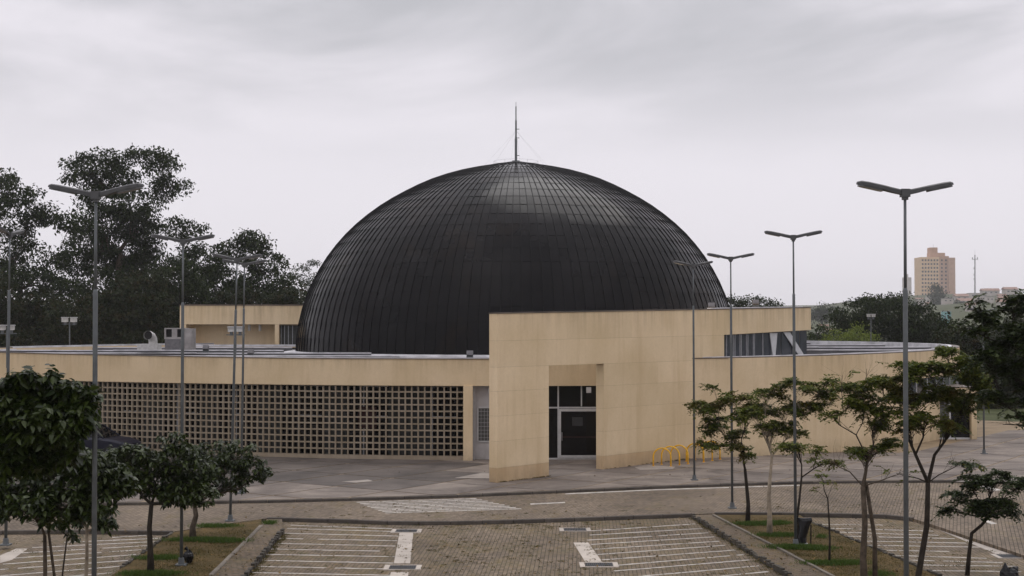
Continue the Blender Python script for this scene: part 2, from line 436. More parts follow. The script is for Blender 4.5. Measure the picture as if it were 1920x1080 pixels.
# the road between the lot and the plaza, a curved band of pavers one step up
kerb_px = [(-260, 956), (-60, 953), (200, 948), (350, 945.5), (500, 943), (680, 938.5), (860, 933), (1060, 924), (1250, 915.5), (1400, 910.5), (1500, 907.5), (1640, 905.5), (1800, 905), (1930, 906)]
plaza_edge = px_poly(kerb_px, ZR)
plaza_edge += [Vector((32, 54.5, ZR)), Vector((48, 48, ZR))]
plaza_edge = [Vector((-60, 44, ZR))] + plaza_edge
low_px = [(-60, 1003), (120, 1001), (300, 1003), (323, 1003.5), (420, 989), (500, 978), (560, 978.5), (640, 981), (750, 985), (860, 984.3), (960, 982), (1060, 978.5), (1180, 974), (1297, 970)]
low_edge = [Vector((-60, 38, 0))] + px_poly(low_px, 0)
low2 = px_poly([(1340, 968.5), (1450, 968.5), (1520, 969.5), (1600, 971), (1690, 973), (1712, 978)], 0)
far_r = px_poly([(1744, 988), (1897, 1040)], 0) + [Vector((15.4, 30, 0)), Vector((16.4, 14, 0)), Vector((60, 14, 0))]
edge_near = low_edge + low2 + far_r
road = MB()
road.prism([(p.x, p.y + .07) for p in edge_near] + [(60, 44)] + [(p.x, p.y + .12) for p in reversed(plaza_edge)], -.05, ZR)
ROAD = tag(road.build('road', M['paver_road']), kind='structure')
# kerb face along the lot
def stones(pts, name, mat, parent, w, z0, z1, length=1.0, jit=.004):
    """a kerb laid stone by stone along a polyline"""
    pts = [Vector((p[0], p[1], 0)) for p in pts]
    seg = [(pts[i + 1] - pts[i]).length for i in range(len(pts) - 1)]; tot = sum(seg)
    def at(s):
        for i, l in enumerate(seg):
            if s <= l or i == len(seg) - 1: return pts[i].lerp(pts[i + 1], min(1, s / l))
            s -= l
    n = max(1, int(tot / length)); st = tot / n
    out = []
    for k in range(n):
        a = at(k * st + .012); b = at((k + 1) * st - .012)
        mb = MB(); d = (b - a).normalized(); nrm = Vector((-d.y, d.x, 0))
        j = random.uniform(-jit, jit); c = (a + b) / 2 + nrm * (w / 2 - .035 + j)
        ln = (b - a).length; ang = math.atan2(d.y, d.x); ch = .02
        m3 = Matrix.Rotation(ang, 3, 'Z'); zt = z1 + random.uniform(-jit, jit)
        prof = [(-w / 2, z0), (-w / 2, zt - ch), (-w / 2 + ch, zt), (w / 2, zt), (w / 2, z0)]
        vs = []
        for sx in (-ln / 2, ln / 2):
            for y, z in prof:
                q = m3 @ Vector((sx, y, 0)); vs.append((c.x + q.x, c.y + q.y, z))
        fs = [(i, (i + 1) % 5, 5 + (i + 1) % 5, 5 + i) for i in range(5)] + [(4, 3, 2, 1, 0), (5, 6, 7, 8, 9)]
        mb.add(vs, fs)
        out.append(mb.build(name, mat, parent))
    return out
stones(low_edge[1:5], 'kerb_stone', M['kerb_dark'], ROAD, .13, -.05, ZR + .03)
stones(low_edge[6:], 'kerb_stone', M['kerb_dark'], ROAD, .13, -.05, ZR + .03)
stones(low2, 'kerb_stone', M['kerb_dark'], ROAD, .13, -.05, ZR + .04)

# plaza: a concrete apron laid in big slabs
plaza_poly = [(p.x, p.y + .12) for p in plaza_edge] + [(62, 60), (62, 95), (40, 92.5), (33, 91.5), (30, 94), (20, 130), (-40, 130), (-62, 90), (-62, 46)]
pl = MB(); pl.prism(plaza_poly, -.05, ZP - .012)
PLAZA = tag(pl.build('plaza', M['joint']), kind='structure')
stones(plaza_edge[1:-1], 'kerb_stone', M['kerb_dark'], PLAZA, .14, 0, ZP + .004, 1.0)
def clip(subject, poly):      # Sutherland-Hodgman, poly convex and counter-clockwise
    out = subject
    for i in range(len(poly)):
        a = poly[i]; b = poly[(i + 1) % len(poly)]; inp = out; out = []
        side = lambda p: (b[0] - a[0]) * (p[1] - a[1]) - (b[1] - a[1]) * (p[0] - a[0])
        for j in range(len(inp)):
            p = inp[j]; q = inp[(j + 1) % len(inp)]; sp, sq = side(p), side(q)
            if sp >= 0: out.append(p)
            if (sp >= 0) != (sq >= 0):
                t = sp / (sp - sq); out.append((p[0] + (q[0] - p[0]) * t, p[1] + (q[1] - p[1]) * t))
        if not out: return []
    return out
slab_area = [(p.x, p.y + .27) for p in plaza_edge[1:-1]] + [(44, 60), (44, 86), (30, 84), (20, 69.5), (-24, 69.5), (-34, 76), (-40, 70)]
def slabs():
    ang = R(56); ca, sa = math.cos(ang), math.sin(ang); n = 0; far = MB()
    LU, LV = 3.55, 2.75
    for i in range(-30, 60):
        for j in range(-30, 60):
            u0, v0 = i * LU + .3, j * LV + .4; u1, v1 = u0 + LU - .11, v0 + LV - .11
            sq = [(u * ca - v * sa, 50 + u * sa + v * ca) for u, v in ((u0, v0), (u1, v0), (u1, v1), (u0, v1))]
            if min(math.hypot(q[0], q[1] - 65) for q in sq) > 50: continue
            c = clip(slab_area, sq)
            if len(c) < 3: continue
            area = abs(sum(c[k][0] * c[(k + 1) % len(c)][1] - c[(k + 1) % len(c)][0] * c[k][1] for k in range(len(c)))) / 2
            if area < .15: continue
            mb = MB(); mb.prism(c, ZP - .05, ZP + random.uniform(-.003, .003))
            mx, my = sum(q[0] for q in c) / len(c), sum(q[1] for q in c) / len(c)
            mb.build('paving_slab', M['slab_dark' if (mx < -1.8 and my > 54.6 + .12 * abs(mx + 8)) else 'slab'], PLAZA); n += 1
    return n
slabs()
# lighter repair patches let into the slabs
for q in ([(852, 896), (905, 886), (918, 887), (918, 897)], [(1190, 876), (1215, 872), (1266, 875), (1262, 879), (1200, 881)], [(640, 903), (690, 899), (700, 902), (668, 905)], [(1790, 903), (1840, 898), (1900, 897), (1910, 903)]):
    mb = MB(); mb.sheet([P(a, b, ZP + .006) for a, b in q], ZP + .006)
    mb.build('concrete_patch', M['patch'], PLAZA)

# planted islands and walkways between the bays
def island(pts, zt, name, mat, label):
    mb = MB(); mb.prism([(p.x, p.y) for p in px_poly(pts, 0)], -.05, zt)
    return tag(mb.build(name, mat), label, kind='structure')
isl1 = island([(323, 1004), (420, 989.5), (490, 979), (491, 992), (397, 1087), (300, 1200), (60, 1200), (230, 1070)], ZR - .004, 'planting_strip', M['soil'], 'dry planted strip left of the striped bays')
walk1 = island([(491, 992), (500, 979), (529, 979), (529, 1001), (457, 1087), (390, 1200), (300, 1200), (397, 1087)], ZR - .002, 'footpath', M['paver_strip'], 'narrow paved walk beside the left bays')
walk2 = island([(1298, 971), (1339, 970), (1339, 973), (1546, 1080), (1700, 1160), (1600, 1160), (1472, 1080)], ZR - .002, 'footpath', M['paver_strip'], 'narrow paved walk beside the right bays')
isl2 = island([(1339, 970.5), (1500, 971), (1520, 984), (1746, 1080), (1880, 1140), (1880, 1240), (1760, 1190), (1546, 1080)], ZR - .004, 'planting_strip', M['soil'], 'dry planted strip right of the striped bays')
def px_line(pts, z=0): return [P(a, b, z) for a, b in pts]
stones(px_line([(397, 1087), (491, 992)]), 'kerb_stone', M['lightkerb'], isl1, .11, -.02, ZR + .035, 1.0, .006)
stones(px_line([(1620, 1119), (1546, 1080), (1339, 972)]), 'kerb_stone', M['lightkerb'], isl2, .11, -.02, ZR + .045, 1.0, .006)
def rough_edge(pts, parent):
    mb = MB(); pts = px_line(pts)
    for a, b in zip(pts[:-1], pts[1:]):
        d = b - a; n = int(d.length / .21); ang = math.atan2(d.y, d.x)
        for k in range(n):
            c = a.lerp(b, (k + .5) / n); h = ZR + random.uniform(-.01, .07)
            mb.box((c.x + random.uniform(-.025, .025), c.y + random.uniform(-.02, .02), h / 2 - .02), (.19, .10, h + .04), ang + random.uniform(-.15, .15))
    o = mb.build('edging', M['edging'], parent); o['kind'] = 'stuff'
rough_edge([(230, 1070), (323, 1004)], isl1)
rough_edge([(420, 1150), (457, 1087), (529, 1001)], walk1)
rough_edge([(1298, 971), (1472, 1080), (1560, 1135)], walk2)
rough_edge([(1520, 984), (1746, 1080), (1830, 1116)], isl2)

# white paver rows of the parking bays
def stripe(a, b, z=.004, w=.098, gaps=.22):
    a = P(*a, 0); b = P(*b, 0); d = b - a; n = max(1, int(d.length / .22)); nrm = Vector((-d.y, d.x, 0)).normalized() * w / 2
    mb = MB(); u = d / n; run = 0
    for k in range(n):
        if random.random() < .018: continue
        j = nrm * random.uniform(-.10, .10)
        p = a + u * (k + .02) + j; q = a + u * (k + .98) + j; zz = z + random.uniform(0, .004)
        nn = nrm * random.uniform(.8, 1.05)
        vs = [p - nn, q - nn, q + nn, p + nn]
        mb.add([(v.x, v.y, zz) for v in vs] + [(v.x, v.y, -.01) for v in vs], [(0, 1, 2, 3), (4, 5, 1, 0), (5, 6, 2, 1), (6, 7, 3, 2), (7, 4, 0, 3)])
    if mb.v: mb.build('marking', M['line'], LOT)
def lerp(a, b, t): return a + (b - a) * t
for y0, y1, xl, xr in ((985, 991.5, 545, 735), (991, 997, 536, 747), (999.7, 1005.3, 523, 748), (1009.5, 1014, 515, 745), (1018.7, 1024, 507, 742), (1029.5, 1034, 499, 741), (1039.5, 1044, 490, 740), (1050.5, 1056, 481, 738), (1062, 1067, 472, 722), (1073.5, 1079, 463, 733), (1086, 1091, 455, 735), (1099, 1104, 446, 735)):
    stripe((xl, y0), (xr, y1))
for l, r in (((1108, 995.6), (1303, 982.5)), ((1106, 1003.4), (1317, 991)), ((1101, 1013), (1328, 999)), ((1108, 1021), (1341, 1006.6)), ((1114, 1030), (1348, 1015)), ((1120, 1040), (1359, 1022.5)), ((1129, 1050), (1378, 1031.5)), ((1148, 1061), (1394, 1040)), ((1152, 1071), (1405, 1050)), ((1165, 1084), (1424, 1061)), ((1180, 1097), (1440, 1072))):
    stripe(l, r)
for y0, y1, xl, xr in ((1008, 1001.5, 210, 310), (1017, 1009.5, 120, 300), (1027, 1015.5, 60, 292), (1037, 1023, 40, 280), (1047, 1031, 20, 265), (1058, 1040, 5, 255), (1068, 1051, 0, 240), (1080, 1062, 0, 225), (1092, 1074, 0, 210)):
    stripe((xl, y0), (xr, y1))
for l, r in (((1523, 983), (1655, 984.5)), ((1533, 990), (1750, 996)), ((1560, 997.5), (1760, 1004)), ((1577, 1005.5), (1790, 1010)), ((1592, 1014), (1812, 1018.5)), ((1625, 1022.6), (1838, 1026)), ((1632, 1031.5), (1780, 1034)), ((1655, 1041), (1850, 1047)), ((1690, 1050), (1880, 1055)), ((1715, 1059.5), (1905, 1062)), ((1735, 1070), (1915, 1072)), ((1765, 1081), (1915, 1083))):
    stripe(l, r)
# zebra rows on the road
TL, TR, BR, BL = (668, 942), (894, 935), (978, 954), (722, 962)
for k in range(9):
    t = k / 8
    a = (lerp(TL[0], BL[0], t), lerp(TL[1], BL[1], t)); b = (lerp(TR[0], BR[0], t), lerp(TR[1], BR[1], t))
    A, B = P(*a, ZR), P(*b, ZR); d = B - A; n = int(d.length / .45); nr = Vector((-d.y, d.x, 0)).normalized() * .08
    mb = MB()
    for q in range(n):
        p0 = A + d * ((q + .02) / n); p1 = A + d * ((q + .98) / n); zz = ZR + .004 + random.uniform(0, .002)
        vs = [p0 - nr, p1 - nr, p1 + nr, p0 + nr]
        mb.add([(v.x, v.y, zz) for v in vs], [(0, 1, 2, 3)])
    mb.build('marking', M['line'], ROAD)
def flat(pts, z, name, mat, parent):
    mb = MB(); mb.sheet([P(a, b, z) for a, b in pts], z); return mb.build(name, mat, parent)
flat([(994, 944.2), (1059, 941.2), (1060, 943), (995, 946)], ZR + .004, 'marking', M['line'], ROAD)
flat([(1060, 925.2), (1230, 917.6), (1400, 912.2), (1500, 909.3), (1500, 910.4), (1400, 913.5), (1230, 919), (1060, 926.8)], ZR + .004, 'marking', M['line'], ROAD)
flat([(1843, 976.5), (1853, 976), (1870, 981.5), (1859, 983), (1851, 979.5)], ZR + .004, 'marking', M['line'], ROAD)
flat([(1832, 911), (1850, 911), (1880, 919), (1862, 920)], ZR + .004, 'marking', M['line'], ROAD)
# concrete gutters and their grates
def gutter(pts, z=.006):
    mb = MB(); q = [P(a, b, 0) for a, b in pts]; mb.prism([(p.x, p.y) for p in q], -.02, z); return mb.build('gutter', M['gutter'], LOT)
gutter([(738.5, 1056.6), (769, 1056.6), (775, 999.3), (749, 999.3)])
gutter([(1098, 1055), (1130, 1055), (1103, 1017.5), (1075, 1017.5)])
gutter([(0, 1056), (22, 1050), (52, 1029), (30, 1029), (0, 1042)])
gutter([(722, 1120), (760, 1120), (766, 1073), (733, 1073)])
gutter([(1870, 1040), (1897, 1038), (1763, 987), (1740, 985)])
def grate(cx, cy, wpx, label):
    c = P(cx, cy, 0); s = c.y / F; w = wpx * s; dlen = .62
    t = thing('drain_grate', label, 'drain grate', (c.x, c.y, 0), 'drain grates in the parking lot')
    fr = MB()
    for sx in (-1, 1): fr.box((c.x + sx * (w / 2 + .07), c.y, .004), (.14, dlen + .1, .03))
    for sy in (-1, 1): fr.box((c.x, c.y + sy * (dlen / 2 + .03), .003), (w, .06, .03))
    fr.build('frame', M['gutter'], t)
    pit = MB(); pit.box((c.x, c.y, -.0), (w - .004, dlen - .004, .006)); pit.build('pit', M['dark'], t)
    nb = 14
    for k in range(nb):
        b = MB(); b.box((c.x - w / 2 + (k + .5) * w / nb, c.y, .008), (w / nb * .55, dlen, .014)); b.build('bar', M['iron'], t)
grate(755, 1064.5, 50, 'dark drain grate at the near end of the left gutter strip')
grate(1123, 1059.5, 53, 'dark drain grate at the near end of the right gutter strip')
grate(1078, 993.5, 42, 'dark drain grate nearest the road, right of the centre lane')
grate(762, 996, 40, 'dark drain grate nearest the road, left of the centre lane')
grate(1896, 1043.5, 46, 'dark drain grate at the end of the far right gutter strip')

# ------------------------------------------------------------------ the planetarium
DC = Vector((.27, 94.0, 0)); DR = 14.72; DZ = 4.75
BLD = thing('planetarium_building', 'low beige planetarium building with large dark metal dome and pierced block screen', 'building', (0, 93, 0))
CL, CR, RR, CD = -4.0, 1.0, 27.6, 93.0
LCTRL = [(1, 65.4), (-2.3, 65.45), (-8, 66.2), (-14, 67.8), (-20.5, 70.3), (-26.5, 73.6), (-31, 77.8), (-33.3, 83), (-33.2, 88.5), (-30.5, 96), (-26, 104.5), (-18.5, 112.5), (-8, 118.6), (1, 120.6)]
def _outline():
    P_ = [Vector((3, 65.5, 0))] + [Vector((*p, 0)) for p in LCTRL] + [Vector((9, 119.5, 0))]; out = []
    for k in range(1, len(P_) - 2):
        a, b_, c_, d_ = P_[k - 1:k + 3]
        for u in range(24):
            t = u / 24
            out.append(.5 * ((2 * b_) + (c_ - a) * t + (2 * a - 5 * b_ + 4 * c_ - d_) * t * t + (3 * b_ - a - 3 * c_ + d_) * t ** 3))
    out.append(P_[-2]); return out
LPTS = _outline(); LCUM = [0.0]
for _a, _b in zip(LPTS[:-1], LPTS[1:]): LCUM.append(LCUM[-1] + (_b - _a).length)
def lo(s_, off=0):
    """point and heading on the left outline, s metres from its front end, off metres outwards"""
    s_ = max(0, min(LCUM[-1] - 1e-4, s_)); k = 0; hi = len(LCUM) - 1
    while hi - k > 1:
        m = (k + hi) // 2
        if LCUM[m] <= s_: k = m
        else: hi = m
    p = LPTS[k].lerp(LPTS[k + 1], (s_ - LCUM[k]) / (LCUM[k + 1] - LCUM[k]))
    a_, b_ = LPTS[max(0, k - 3)], LPTS[min(len(LPTS) - 1, k + 4)]
    if k < 3: a_, b_ = Vector((1, 0, 0)), Vector((0, 0, 0))
    elif k > len(LPTS) - 6: a_, b_ = Vector((0, 0, 0)), Vector((1, 0, 0))
    t = (b_ - a_).normalized(); nrm = Vector((t.y, -t.x, 0)) * -1
    if nrm.dot(p - Vector((-4, 93, 0))) < 0: nrm = -nrm
    q = p + nrm * off; return (q.x, q.y), t
def ring(off=0, a0=-90, a1=270, n=72):
    """outline of the low building, counter-clockwise from the front"""
    pts = []
    for k in range(n + 1):
        a = a0 + (a1 - a0) * k / n
        if a <= 90: pts.append((CR + (RR + off) * math.cos(R(a)), CD + (RR + off) * math.sin(R(a))))
        else: pts.append(lo((270 - a) / 180 * LCUM[-1], off)[0])
    return pts
def xleft(y): return min((p.x + .9 for p in LPTS if abs(p.y - y) < .5), default=-20)
def ztop_l(x): return 4.95 + .14 * max(0, min(1, (-x - 10) / 18))
def ring_right(x): return CD - math.sqrt(RR ** 2 - (x - CR) ** 2)
def ztop_r(a):      # the right-hand parapet climbs a little towards its tip
    return 4.95 + .30 * max(0, min(1, (a + 72) / 60))
ZT, ZB = 4.95, 3.70
# left: beam over the block screen
left = ring(0, 180, 270, 44)                     # from left limb to the front
front = left + [(CR + RR * math.cos(R(a)), CD + RR * math.sin(R(a))) for a in range(-88, -69, 3)]
b = MB(); b.wall(front, ZB, lambda i: ztop_l(front[i][0]), .35); b.build('parapet_beam', M['beige_ring'], BLD)
c = MB(); c.wall([(x, y) for x, y in front], lambda i: ztop_l(front[i][0]) + .001, lambda i: ztop_l(front[i][0]) + .035, .40)
c.v = [(x + (x - DC.x) * .0012, y + (y - DC.y) * .0012, z) for x, y, z in c.v]
c.build('coping', M['coping'], BLD)
# flashing strip just behind the coping
def arc_pts(off, a0, a1, n): return ring(off, a0, a1, n)
fl = MB(); fl.wall([(p[0], p[1]) for p in (ring(-.42, 180, 270, 44) + [(CR + (RR - .42) * math.cos(R(a)), CD + (RR - .42) * math.sin(R(a))) for a in range(-88, -69, 3)])], ZT - .2, ZT + .06, .22)
fl.build('flashing', M['flash'], BLD)
# back wall
bw = MB(); bw.wall(ring(0, 60, 180, 40), 0.1, 5.05, .35); bw.build('back_wall', M['beige'], BLD)
bc = MB(); bc.wall(ring(-.05, 60, 180, 40), 5.052, 5.16, .30); bc.build('flashing', M['flash'], BLD)
# right: solid curved wall with a window band
angs = [-74.2 + (60 + 74.2) * k / 44 for k in range(45)]
rp = [(CR + RR * math.cos(R(a)), CD + RR * math.sin(R(a))) for a in angs]
i0, i1 = 10, 26
def seg(i, j): return rp[i:j + 1]
w = MB()
w.wall(seg(0, i0), ZP - .02, lambda i: ztop_r(angs[i]), .35)
w.wall(seg(i0, i1), ZP - .02, 2.5, .35)
w.wall(seg(i0, i1), 3.68, lambda i: ztop_r(angs[i + i0]), .35)
w.wall(seg(i1, 44), ZP - .02, lambda i: ztop_r(angs[i + i1]), .35)
w.build('curved_wall', M['beige_ring'], BLD)
cp = MB(); cp.wall(rp, lambda i: ztop_r(angs[i]) + .001, lambda i: ztop_r(angs[i]) + .04, .40); cp.build('coping', M['coping'], BLD)
fl = MB(); fl.wall([(CR + (RR - .45) * math.cos(R(a)), CD + (RR - .45) * math.sin(R(a))) for a in angs], 4.8, lambda i: ztop_r(angs[i]) + .07, .22)
fl.build('flashing', M['flash'], BLD)
wb = tag(link('window_band', None, BLD))
for i in range(i0, i1):
    a, bb = rp[i], rp[i + 1]; ins = .12
    inw = lambda p: (CR + (p[0] - CR) * (1 - ins / RR), CD + (p[1] - CD) * (1 - ins / RR))
    p = MB(); p.wall([inw(a), inw(bb)], 2.5, 3.68, .04); p.build('pane', M['glass_blue'], wb)
    f_ = MB(); q = inw(a); f_.box((q[0], q[1], 3.09), (.07, .07, 1.18), R(angs[i])); f_.build('frame', M['frame_grey'], wb)
# roof slab
rf = MB(); rf.prism(ring(-.36, -90, 270, 80), 4.45, 4.70); rf.build('roof', M['roof'], BLD)
# upstand beams across the roof, capped with pale flashing
def upstand(x0, x1, y, z=4.98, w=.30):
    st = MB(); st.box(((x0 + x1) / 2, y, (4.70 + z) / 2), (x1 - x0, w * .7, z - 4.70)); o = st.build('roof_upstand', M['roof'], BLD)
    cpn = MB(); n = max(1, int((x1 - x0) / 3))
    for k in range(n):
        a = x0 + (x1 - x0) * k / n; e = x0 + (x1 - x0) * (k + 1) / n
        cpn.box(((a + e) / 2, y, z + .03 + random.uniform(-.012, .012)), (e - a - .02, w, .06), random.uniform(-.002, .002))
    cpn.build('flashing', M['flash'], o)
def xlim(y, c, s): return c + s * (math.sqrt(max(0, (RR - .8) ** 2 - (y - CD) ** 2)))
for y, z in ((84.5, 5.02), (92, 5.06), (100, 5.10), (108, 5.14)):
    upstand(16.6, xlim(y, CR, 1), y, z)
for y, z in ((74, 4.88), (80.5, 4.9), (88, 4.92), (97, 4.95)):
    x1 = DC.x - math.sqrt(max(0, (DR + 1.2) ** 2 - (y - DC.y) ** 2)) if abs(y - DC.y) < DR + 1.2 else -6
    upstand(xleft(y), x1, y, z)
# pale collar where the dome meets the roof
cl = MB(); cl.lathe([(DR + .9, 4.705), (DR + .9, 4.77), (DR + .55, 4.83), (DR - .1, 4.86)], DC, 96); cl.build('dome_collar', M['flash'], BLD, smooth=False)

# the dome: seamed metal panels on a shell
H = 12.72
prof_px = [(412, 0), (411.5, 20), (409, 45), (399, 88), (385, 124), (368, 158), (345, 192), (318, 224), (287, 252), (252, 278), (212, 301), (170, 322), (120, 339), (68, 350.5), (30, 355.5), (6, 357)]
prof = [(r / 412 * DR, h / 357 * H) for r, h in prof_px]
def resample(pr, step):
    seg = [math.hypot(pr[i + 1][0] - pr[i][0], pr[i + 1][1] - pr[i][1]) for i in range(len(pr) - 1)]; tot = sum(seg)
    n = int(tot / step); out = []
    for k in range(n + 1):
        s = tot * k / n; i = 0
        while i < len(seg) - 1 and s > seg[i]: s -= seg[i]; i += 1
        t = min(1, s / seg[i]); out.append((lerp(pr[i][0], pr[i + 1][0], t), lerp(pr[i][1], pr[i + 1][1], t)))
    return out
def smooth_prof(pr):
    fine = resample(pr, .12); a = np.array(fine)
    for _ in range(40):
        a[1:-1] = (a[:-2] + 2 * a[1:-1] + a[2:]) / 4
    return [tuple(x) for x in a]
prof = smooth_prof(prof)
rows = resample(prof, .93)
NR = 144
DOME = MB()
DOME.lathe([(max(.01, r - .06), z + DZ) for r, z in prof[::3]], DC, 144)
dome = DOME.build('dome', M['dome_rib'], BLD, smooth=True)
rib = MB()
for k in range(NR):
    a = 2 * math.pi * (k + .5) / NR; ca, sa = math.cos(a), math.sin(a)
    if sa > .45: continue
    top = len(rows) - (2 if k % 2 else 1) - (2 if k % 4 else 0)
    sub = [rows[i] for i in range(top)]
    vs = []
    for i, (r, z) in enumerate(sub):
        j = min(i + 1, len(sub) - 1); h = max(i - 1, 0)
        tr, tz = sub[j][0] - sub[h][0], sub[j][1] - sub[h][1]; l = math.hypot(tr, tz); nr_, nz_ = tz / l, -tr / l
        wd = min(.020, r * .005 + .003)
        for rr, s in ((0, -1), (.055, -1), (.055, 1), (0, 1)):
            x = r + nr_ * rr; zz = z + nz_ * rr
            vs.append((DC.x + x * ca - s * wd * sa, DC.y + x * sa + s * wd * ca, DZ + zz))
    fs = []
    for i in range(len(sub) - 1):
        for q in range(3): fs.append((4 * i + q, 4 * i + q + 1, 4 * i + q + 5, 4 * i + q + 4))
    rib.add(vs, fs)
ro = rib.build('seam', M['dome_rib'], dome); ro['kind'] = 'stuff'
def panel_geo(i):
    """one curved plate of row i in its own frame: origin at its middle, x outwards"""
    (r0, z0), (r1, z1) = rows[i], rows[i + 1]
    da = math.pi / NR; gap = .004; K = 3
    rm, zm = (r0 + r1) / 2, (z0 + z1) / 2
    n = Vector((z1 - z0, 0, r0 - r1)).normalized()
    # the same stretch of the dome profile, in K steps
    t0 = i / (len(rows) - 1); t1 = (i + 1) / (len(rows) - 1)
    strip = []
    for k in range(K + 1):
        f_ = lerp(t0, t1, k / K) * (len(prof) - 1); a = int(min(f_, len(prof) - 2)); u = f_ - a
        strip.append((lerp(prof[a][0], prof[a + 1][0], u), lerp(prof[a][1], prof[a + 1][1], u)))
    top = []; low = []
    for k, (r, z) in enumerate(strip):
        for s in (-1, 1):
            aa = s * (da - gap / max(r, .5)); q = Vector((r * math.cos(aa) - rm, r * math.sin(aa), z - zm))
            lap = .022 + (.006 - .022) * k / K
            top.append(q + n * lap); low.append(q - n * .04)
    m = len(top); vs = top + [v.copy() for v in top] + low
    fs = [(2 * k, 2 * k + 1, 2 * k + 3, 2 * k + 2) for k in range(K)]
    o, p = m, 2 * m
    loop = [0] + [2 * k + 1 for k in range(K + 1)] + [2 * k for k in range(K, 0, -1)]
    for a, b_ in zip(loop, loop[1:] + loop[:1]): fs.append((p + a, p + b_, o + b_, o + a))
    return vs, fs, rm, zm, n
cands = []; stuff = MB(); geos = []
for i in range(len(rows) - 1):
    g = panel_geo(i); geos.append(g); rm, zm = g[2], g[3]
    for k in range(NR):
        a = 2 * math.pi * k / NR
        n = Vector((g[4].x * math.cos(a), g[4].x * math.sin(a), g[4].z)); c = Vector((DC.x + rm * math.cos(a), DC.y + rm * math.sin(a), DZ + zm))
        view = (Vector((0, 0, CH)) - c).normalized()
        hid = 1.0
        px = 960 + F * c.x / c.y; py = 608 - F * (c.z - CH) / c.y
        if px > 912 and py > 580: hid = .02
        cands.append((hid * n.dot(view) * rm, i, k))
cands.sort(reverse=True)
chosen = {(i, k) for _, i, k in cands[:300]}
meshes = []
for i, g in enumerate(geos):
    m = MB(); m.add(g[0], g[1]); meshes.append(m.mesh('panel', M['dome'], (0, 0, 0), True))
for i, g in enumerate(geos):
    for k in range(NR):
        a = 2 * math.pi * k / NR
        if i == len(geos) - 1 and k % 2: pass
        tilt = Matrix.Rotation(random.gauss(0, .006), 4, 'Z') @ Matrix.Rotation(random.gauss(0, .008), 4, 'Y')
        m = Matrix.Translation((DC.x, DC.y, DZ)) @ Matrix.Rotation(a, 4, 'Z') @ Matrix.Translation((g[2], 0, g[3])) @ tilt
        if (i, k) in chosen:
            o = link('panel', meshes[i], dome); o.matrix_local = Matrix.Translation(-Vector(BLD.location)) @ m
        else:
            stuff.add([m @ v for v in g[0]], g[1])
so = stuff.build('cladding', M['dome'], dome, None, True); so['kind'] = 'stuff'
cap = MB(); zt = DZ + rows[-1][1]
cap.lathe([(1.75, zt - .16), (1.7, zt - .05), (.9, zt + .08), (.3, zt + .2), (.05, zt + .22)], DC, 32); cap.build('cap', M['dome_rib'], dome)

# pierced block screen
screen = MB()
_k = next(k for k in range(len(LPTS)) if LPTS[k].x < -2.29)
S0 = LCUM[_k - 1] + (LCUM[_k] - LCUM[_k - 1]) * (LPTS[_k - 1].x + 2.29) / (LPTS[_k - 1].x - LPTS[_k].x)
sl = [lo(S0 + d_, -.12)[0] for d_ in np.linspace(35.2, 0, 50)]
sb = MB(); sb.wall(sl, ZP - .02, .36, .26); pl_ = sb.build('plinth', M['block'], BLD)
SCREEN = tag(link('block_screen', None, BLD))
pitch = .312; rowh = (ZB - .36) / 11
bm_ = MB(); wv = .031; dp = .12; bw_, bh_ = pitch - .004, rowh - .004
for s in (-1, 1): bm_.box((s * (bw_ / 2 - wv / 2), 0, 0), (wv, dp, bh_))
for s in (-1, 1): bm_.box((0, 0, s * (bh_ / 2 - wv / 2)), (bw_ - 2 * wv, dp - .002, wv))
block_me = bm_.mesh('block', M['block'])
restb = MB(); cnt = 0; s = 0.0
arc_len = pitch; col_i = 0
def scr_pt(d):          # distance along the screen, leftwards from the column
    (x, y), t = lo(S0 + pitch / 2 + d, -.12 - dp / 2)
    return x, y, math.atan2(-t.y, -t.x)
for cidx in range(112):
    x, y, ang = scr_pt(cidx * pitch)
    for r_ in range(11):
        z = .36 + (r_ + .5) * rowh
        m = Matrix.Translation((x, y, z)) @ Matrix.Rotation(ang + random.gauss(0, .006), 4, 'Z') @ Matrix.Translation((0, random.gauss(0, .003), 0))
        if cnt < 300:
            o = link('block', block_me, SCREEN); o.matrix_local = Matrix.Translation(-Vector(BLD.location)) @ m; cnt += 1
        else:
            restb.add([m @ Vector(v) for v in bm_.v], bm_.f)
ob = restb.build('blockwork', M['block'], SCREEN); ob['kind'] = 'stuff'
# the glazed wall behind the screen
def inner(d, back=1.5):
    return lo(S0 + pitch / 2 + d, -.12 - dp / 2 - back)[0]
dn = 0.35; bay = 0
fw = tag(link('inner_glazing', None, BLD))
while dn < 33:
    w0 = dn; kinds = [(1.25, 'glass_dark'), (.95, 'glass_dark' if bay % 3 else 'curtain'), (1.3, 'curtain')]
    if bay % 4 == 3: kinds = [(1.25, 'glass_dark'), (1.2, 'glass_dark'), (1.05, 'curtain')]
    for wd, kd in kinds:
        a, e = inner(dn + wd), inner(dn)
        p = MB(); p.wall([a, e], .2, 3.75, .04); p.build('pane' if 'glass' in kd else 'curtain', M[kd], fw)
        dn += wd
    a = inner(w0 + 1.25, 1.42); e = inner(w0, 1.42)
    f_ = MB(); f_.bar((a[0], a[1], 2.0), (a[0], a[1], 3.74), .05, .06)
    f_.box((a[0], a[1], 2.0), (.07, .07, 3.55))
    f_.bar((a[0], a[1], 3.6), (e[0], e[1], 3.6), .05, .07); f_.bar((a[0], a[1], 2.12), (e[0], e[1], 2.12), .05, .07)
    f_.build('frame', M['frame_white'], fw)
    bay += 1
pr_ = MB(); a = inner(4.4, 1.3); e = inner(5.35, 1.3); pr_.wall([e, a][::-1], 1.55, 2.6, .03); pr_.build('notice_panel', M['red'], fw)
